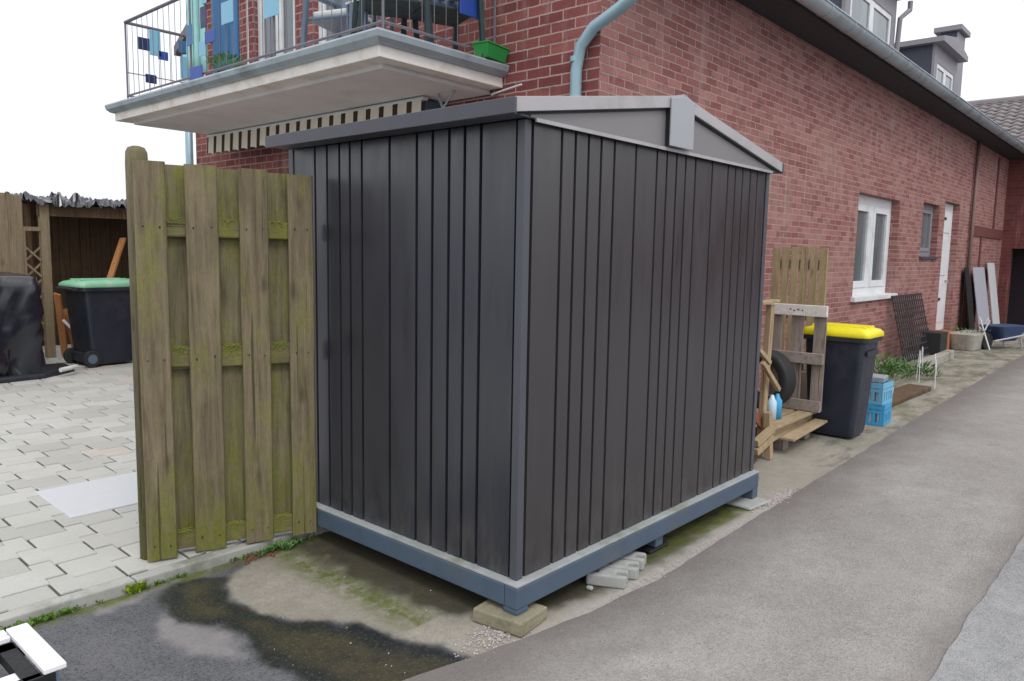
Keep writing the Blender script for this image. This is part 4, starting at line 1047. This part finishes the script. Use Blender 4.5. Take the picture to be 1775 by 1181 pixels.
blk('grey_box', 5.55, 5.8, .06, .26, .434, .49, .1, M['zinc'], 'small grey tub on top of the blue crates', 'tub')
# boards on the ground
blk('ground_board', 6.55, 8.2, .22, .50, .012, .07, -.03, M['w_dark'], 'dark flat board lying on the ground beyond the blue crates', 'board')
blk('white_box', 6.5, 7.2, .36, .56, .071, .16, .05, M['whiteplastic'], 'white block lying on the dark board beyond the crates', 'box')
blk('timber_offcut', 6.3, 7.0, .5, .7, .012, .13, .1, M['w_red'], 'reddish timber lying behind the white block', 'timber')
plank((6.35, .62, .012), (6.5, 1.0, .55), .05, .05, 'w_light', 'pale stick leaning near the wall behind the blue crates')
# plants and wire hoops at the wall
plant('wall_plant', (8.6, .92, .03), 260, .34, .30, .10, 'leaf', 'bushy green plant growing at the wall beyond the crates', seed=11)
plant('wall_plant', (9.3, .72, .03), 200, .36, .18, .09, 'leaf', 'low spreading green plant below the leaning mesh', seed=12)
WH = empty('wire_hoops', (9.2, .55, .015), R(10), 'thin white wire garden hoops standing among the plants', 'wire frame')
m = MB()
for (x, w_, h) in ((-.35, .3, .42), (.2, .3, .42)):
    m.tube([(x - w_ / 2 + w_ / 2 * (1 - math.cos(math.pi * k / 10)), 0.05 * k / 10, h * math.sin(math.pi * k / 10) ** .6 if 0 < k < 10 else 0) for k in range(11)], .005, 6)
m.tube([(-.9, -.2, .28), (1.2, -.1, .22)], .008, 6).tube([(-.9, -.2, .28), (-.9, -.2, 0)], .008, 6).tube([(.2, -.15, .25), (.2, -.15, 0)], .008, 6)
m.build('wire', M['white'], WH)
GR = empty('wire_mesh_panel', (10.75, 1.17, .012), 0, 'dark lattice grid panel leaning against the brick wall below the window', 'lattice')
m = MB(); tl = .12
for k in range(15): x = .02 + 1.75 * k / 14; m.bar((x, 0, 0), (x, .26, 1.06), .03, .012)
for k in range(11): z = .02 + 1.02 * k / 10; m.bar((0, .26 * z / 1.06 - .012, z), (1.8, .26 * z / 1.06 - .012, z), .012, .03)
m.build('lattice', M['navy'] if False else M['fascia'], GR)
blk('long_stone', 9.9, 12.0, .70, .82, .012, .16, .02, M['stone'], 'long grey stone edging lying before the lattice panel', 'stone')
blk('dark_pot', 12.3, 12.8, 1.0, 1.3, .012, .40, 0, M['rubber'], 'dark square pot standing left of the brick door step', 'pot')
blk('brick_pier', 13.0, 13.5, 1.1, 1.4, .012, .36, 0, M['terracotta'], 'low orange brick pier beside the white door', 'brick pier')
# stone trough, rack, leaning panels, wheelbarrow
TR = empty('stone_trough', (14.0, .88, .012), R(-4), 'weathered stone flower trough by the wall past the white door', 'trough')
MB().loft([rrect(1.0, .4, .1, 0), rrect(1.15, .48, .12, .3)]).build('trough', M['stone'], TR, bevel=.01)
leaves(60, .35, .06, .06, seed=21).build('foliage', M['leaf'], TR).location = (0, 0, .3)
def lean(name, x, y, w, h, d, mat, label, t=.02):
    e = empty(name, (x, y, .012), 0, label, 'panel'); m = MB().bar((w / 2, 0, 0), (w / 2, d, h), w, t, up=(0, 1, 0)); m.build('panel', M[mat], e, bevel=.004); return e
lean('black_board', 15.95, 1.22, .5, 1.5, .22, 'black', 'narrow black board leaning at the wall left of the grey panels')
lean('laminate_sheet', 16.55, 1.15, 1.2, 1.50, .25, 'grey_panel', 'wide grey panel leaning at the wall near the barn')
lean('laminate_sheet', 18.1, 1.15, .8, 1.6, .25, 'cover', 'pale grey narrower panel leaning right beside the wide one')
RK = empty('clothes_rack', (14.3, .72, .012), R(12), 'white tubular folding rack standing before the leaning panels', 'rack')
m = MB()
for x in (-.5, .35): m.tube([(x, -.15, 0), (x, .1, .7)], .018, 8).tube([(x, .15, 0), (x, -.1, .7)], .018, 8)
m.tube([(-.5, .1, .7), (.35, .1, .7)], .018, 8).tube([(-.5, 0, .35), (.35, 0, .35)], .018, 8); m.build('frame', M['white'], RK); RK.scale = (.75, .75, .8)
WBW = empty('wheelbarrow', (14.5, .42, .012), R(-25), 'blue wheelbarrow tipped against the panels at the end of the drive', 'wheelbarrow')
m = MB(); m.loft([rrect(.5, .35, .08, .18), rrect(1.1, .62, .1, .52)], cap=True); m.build('tray', M['wb'], WBW, bevel=.01); WBW.scale = (.78, .78, .85)
MB().tube([(-.6, .2, .2), (.3, .25, .3), (1.1, .3, .42)], .02, 8).tube([(-.6, -.2, .2), (.3, -.25, .3), (1.1, -.3, .42)], .02, 8).tube([(.3, .22, .3), (.4, .22, 0)], .018, 8).tube([(.3, -.22, .3), (.4, -.22, 0)], .018, 8).build('frame', M['grey_panel'], WBW)
MB().tube([(-.6, -.04, .18), (-.6, .04, .18)], .18, 20).build('wheel', M['rubber'], WBW)

# ------------------------------------------------------------------ left background: woodshed, fence, tarp heap
zb = .22
WS = empty('woodshed', (1.4, 9.0, zb), 0, 'open dark woodshed with tarpaulin roof behind the green lid bin', 'woodshed')
def WP(o): o.matrix_parent_inverse = Matrix.Translation((-1.4, -9.0, -zb)); return o
m = MB(); x = .88
while x < 2.6: m.box(x, x + .134, 9.9, 9.92, zb, 2.25); x += .14
m.box(.88, 2.6, 9.921, 9.94, zb, 2.2); WP(m.build('back_wall', M['w_dark'], WS))
m = MB(); y = 8.65
while y < 9.88: m.box(2.55, 2.57, y, y + .12, zb, 2.2); y += .135
m.box(2.571, 2.59, 8.65, 9.9, zb, 2.2); WP(m.build('side_wall', M['w_dark'], WS))
WP(B(.82, .92, 8.58, 8.68, zb - .02, 2.16).build('post', M['w_old'], WS, bevel=.005))
WP(B(2.45, 2.54, 8.58, 8.68, zb - .02, 2.13).build('post', M['w_old'], WS, bevel=.005))
WP(B(.80, 2.58, 8.60, 8.65, 2.0, 2.14).build('beam', M['w_dark'], WS))
# crumpled tarpaulin roof
m = MB(); nx, ny = 70, 24; i0 = 0
for j in range(ny + 1):
    for i in range(nx + 1):
        x = .70 + 2.0 * i / nx; y = 8.5 + 1.5 * j / ny
        z = 2.17 + .02 * (y - 8.5) + .17 * abs(mnoise.fractal(Vector((x * 6, y * 6, 0)), 1, 2, 5)) ; 
        if j == 0: z -= .06
        m.v.append((x, y, z))
for j in range(ny):
    for i in range(nx): a = j * (nx + 1) + i; m.f.append((a, a + 1, a + nx + 2, a + nx + 1))
WP(m.build('tarpaulin_roof', M['tarp'], WS))
# trellis left of the post
TL = empty('trellis', (.74, 8.62, .25), 0, 'square wooden lattice panel between old fence and woodshed post', 'trellis')
m = MB(); hh = 1.55
for k in range(-6, 9):
    for sgn in (1, -1):
        # diagonal laths clipped to the frame
        x0, x1 = -.085, .07; z0 = k * .2; pa = (x0, z0 if sgn > 0 else z0 + .155); pb = (x1, z0 + .155 if sgn > 0 else z0)
        if min(pa[1], pb[1]) > .0 and max(pa[1], pb[1]) < hh: m.bar((pa[0], .01 * sgn, pa[1]), (pb[0], .01 * sgn, pb[1]), .008, .022)
m.build('lath', M['w_old'], TL); B(-.1, -.086, -.02, .02, 0, hh + .06).build('frame', M['w_old'], TL)
B(-.086, .08, -.02, .02, hh + .01, hh + .06).build('frame', M['w_old'], TL)
# old fence on the far left
OF = empty('old_fence', (0, 8.75, .2), 0, 'old vertical board fence at the left edge behind the covered heap', 'fence')
x = -2.2; k = 0
while x < .64:
    B(x, x + .158, 0, .02, 0, 2.05 + random.uniform(-.015, .015)).build('board', M['w_old'], OF, bevel=.003); x += .16
B(-2.2, .64, .021, .06, 1.6, 1.7).build('rail', M['w_old'], OF); B(-2.2, .64, .021, .06, .4, .5).build('rail', M['w_old'], OF)
B(.66, .80, .12, .14, 0, 1.95).build('board', M['w_dark'], OF)
# tarp-covered heap
m = MB(); nx, ny = 64, 48
for j in range(ny + 1):
    for i in range(nx + 1):
        u, v = i / nx * 2 - 1, j / ny * 2 - 1; q = max(abs(u), abs(v)); a = .62; 
        if q < a: z = 1.13 + .03 * (1 - q); s_ = .78 * 1
        else: z = 1.14 * (1 - (q - a) / (1 - a)) ** .85
        k_ = min(q, a) / a if q > 0 else 0; ext = (q - a) / (1 - a) if q > a else 0
        px = u / (q + 1e-6) * (k_ * .80 + ext * .05) ; py = v / (q + 1e-6) * (k_ * .50 + ext * .05)
        f = mnoise.fractal(Vector((px * 3, py * 3, z * 2.2)), 1, 2, 5) * .06 * (1 if q > .4 else .3)
        rg = mnoise.ridged_multi_fractal(Vector((px * 2.5 + z * 2, py * 2.5, z * 1.6)), 1, 2, 3, 1, 2) * .05
        m.v.append((px + (f + rg) * (u / (q + 1e-6)), py + (f + rg) * (v / (q + 1e-6)), max(0.0, z + f * .25)))
for j in range(ny):
    for i in range(nx): a = j * (nx + 1) + i; m.f.append((a, a + 1, a + nx + 2, a + nx + 1))
TH = m.build('covered_heap', M['tarp'], smooth=True); TH.location = (-.47, 7.78, yz(7.7)); TH.scale = (.94, .94, .97); tag(TH, 'shiny black tarpaulin draped over a tall heap at the left edge', 'covered heap')
m = MB(); n = 30
for k in range(2):
    pass
MT = MB(); MT.loft([[(x, y, z) for x, y in ((-1.2, 7.05), (.35, 7.15), (.75, 7.45), (.78, 7.9), (-1.2, 7.9))] for z in (yz(7.5) - .01, yz(7.5) + .05)])
tag(MT.build('ground_sheet', M['bin'], bevel=.02), 'dark folded sheet on the paving in front of the covered heap', 'sheet')
tag(MB().tube([(.50, 7.14, .27), (.62, 7.2, .275), (.72, 7.3, .27)], .025, 8).build('white_pipe', M['white']), 'short white pipe piece on the dark sheet near the bin', 'pipe')
plank((.98, 8.45, .24), (.86, 8.25, 1.05), .12, .02, 'w_orange', 'orange board leaning at the woodshed post left of the green lid bin', up=(1, .3, 0))
plank((1.10, 8.3, .24), (1.0, 8.4, .85), .14, .02, 'w_orange', 'broad orange offcut standing behind the wheel of the green lid bin', up=(1, .5, 0))
plank((.86, 8.1, .74), (1.08, 8.0, .45), .03, .03, 'white', 'thin white stick leaning left of the green lid bin', up=(0, 0, 1))
plank((1.50, 8.6, .9), (1.86, 8.75, 1.75), .10, .03, 'w_orange', 'bright orange plank slanting up behind the green lid bin', up=(1, .3, 0))
blk('light_stone', 1.50, 1.60, 7.4, 7.5, .2, .55, .1, M['w_light'], 'pale upright offcut right of the green lid bin', 'timber')

# pale inspection slab set in the yard
cv = MB(); P = [(-.93, 2.60), (-.28, 2.60), (-.28, 3.22), (-.93, 3.22)]
cv.loft([[(x, y, yz(y) - .01) for x, y in P], [(x, y, yz(y) + .006) for x, y in P]])
tag(cv.build('pale_slab', M['cover'], bevel=.003), 'large pale square slab set among the smaller paving stones', 'slab')

# ------------------------------------------------------------------ white slatted seat at the lower left
ST = empty('slatted_stool', (-1.74, .78, .012), 0, 'white slatted stool with black metal frame cut off by lower left corner', 'stool')
zt_ = .24
MB().box(.065, .135, -.17, .235, zt_ - .02, zt_).build('slat', M['whiteplastic'], ST, bevel=.004)
MB().box(-.35, .06, .19, .235, zt_ - .02, zt_).build('slat', M['whiteplastic'], ST, bevel=.004)
MB().box(-.35, .055, -.13, -.06, zt_ - .05, zt_ - .03).build('slat', M['whiteplastic'], ST, bevel=.004)
MB().box(-.35, .06, .16, .182, zt_ - .022, zt_ - .002).build('slat', M['whiteplastic'], ST, bevel=.003)
MB().box(-.35, .12, .10, .155, zt_ - .06, zt_ - .022).box(.01, .062, -.16, .20, zt_ - .06, zt_ - .022).box(-.35, .1, -.17, -.135, zt_ - .06, zt_ - .022).build('frame', M['black'], ST)
for (x, y) in ((.10, -.155), (.10, .21), (-.34, -.155), (-.34, .21)): MB().bar((x, y, 0), (x, y, zt_ - .022), .022, .022).build('leg', M['chair_grey'], ST)

# ------------------------------------------------------------------ small growth and litter
def scatter_weeds(name, pts, mat, size, seed, blades=7):
    rnd = random.Random(seed); m = MB()
    for (x, y, z, s_) in pts:
        for k in range(blades):
            a = rnd.uniform(0, 6.283); L = size * s_ * rnd.uniform(.5, 1.2); lean_ = rnd.uniform(.3, 1.1); w_ = L * rnd.uniform(.1, .2)
            d = Vector((math.cos(a) * lean_, math.sin(a) * lean_, 1)).normalized(); sd_ = Vector((-math.sin(a), math.cos(a), 0)) * w_
            c = Vector((x + rnd.uniform(-.01, .01), y + rnd.uniform(-.01, .01), z))
            m.quad(c - sd_ * .3, c + sd_ * .3, c + d * L * .6 + sd_, c + d * L + Vector((0, 0, -L * .15)), c + d * L * .6 - sd_)
    o = m.build(name, mat); return tag(o, kind='stuff')
rnd = random.Random(5)
pts = []
for k in range(260):
    x = rnd.uniform(-2, -.1); d = mnoise.noise(Vector((x * 4, 0, 0)))
    if d > -.05: pts.append((x, 1.535 + rnd.gauss(0, .006), .008, rnd.uniform(.4, 1)))
tag(scatter_weeds('kerb_weeds', pts, M['weed'], .028, 1, 5), 'low weeds and moss growing along the foot of the kerb', 'weeds')
pts = [(rnd.gauss(-.22, .07), rnd.gauss(1.50, .018), .008, rnd.uniform(.6, 1.6)) for k in range(46)]
tag(scatter_weeds('fence_weeds', pts, M['leaf'], .04, 2, 6), 'small green weeds at the foot of the fence panel', 'weeds')
pts = [(rnd.gauss(-1.0, .02), rnd.gauss(1.535, .01), .008, rnd.uniform(.8, 1.6)) for k in range(22)]
tag(scatter_weeds('bright_weed', pts, N('bright weed', .7).color((.25, .36, .02)).m, .04, 3, 6), 'bright yellow green weed tuft growing at the kerb below the post', 'weeds')
pts = [(rnd.gauss(-1.42, .10), rnd.gauss(1.525, .012), .008, rnd.uniform(.5, 1.2)) for k in range(50)]
tag(scatter_weeds('kerb_tuft', pts, M['weed'], .035, 4, 6), 'green weed tuft between kerb and the white stool', 'weeds')
def grit(name, cx, cy, sx, sy, n, mat, r, seed, label, z=.009):
    rnd = random.Random(seed); m = MB()
    for k in range(n):
        c = Vector((rnd.gauss(cx, sx), rnd.gauss(cy, sy), z)); q = r * rnd.uniform(.4, 1.3); a = rnd.uniform(0, 3)
        P = [(c.x + q * math.cos(a + t) * rnd.uniform(.7, 1.2), c.y + q * math.sin(a + t) * rnd.uniform(.7, 1.2)) for t in (0, 1.3, 2.5, 3.8, 5)]
        m.loft([[(x, y, z) for x, y in P], [(c.x + (x - c.x) * .6, c.y + (y - c.y) * .6, z + q * .7) for x, y in P]])
    return tag(m.build(name, mat), label, 'gravel', kind='stuff')
grit('gravel', -.12, .0, .10, .045, 420, M['debris'], .0045, 1, 'pale gravel scattered round the nearest timber block')
grit('gravel', 2.6, -.13, .14, .03, 260, M['debris'], .007, 2, 'pale gravel scattered beyond the far stone block')
grit('gravel', 1.2, -.19, .45, .02, 300, M['debris'], .004, 3, 'fine grit lying along the edge of the driveway')
grit('gravel', -.7, .4, .3, .3, 22, M['debris'], .0035, 6, 'sparse pale grit on the damp asphalt')
grit('dry_leaves', -.38, 1.49, .07, .02, 60, M['deadleaf'], .01, 4, 'reddish dry leaves lying at the kerb near the fence')
grit('gravel', 2.5, -.8, 2.5, .35, 260, M['debris'], .004, 8, 'sparse tiny stones on the driveway', .013)
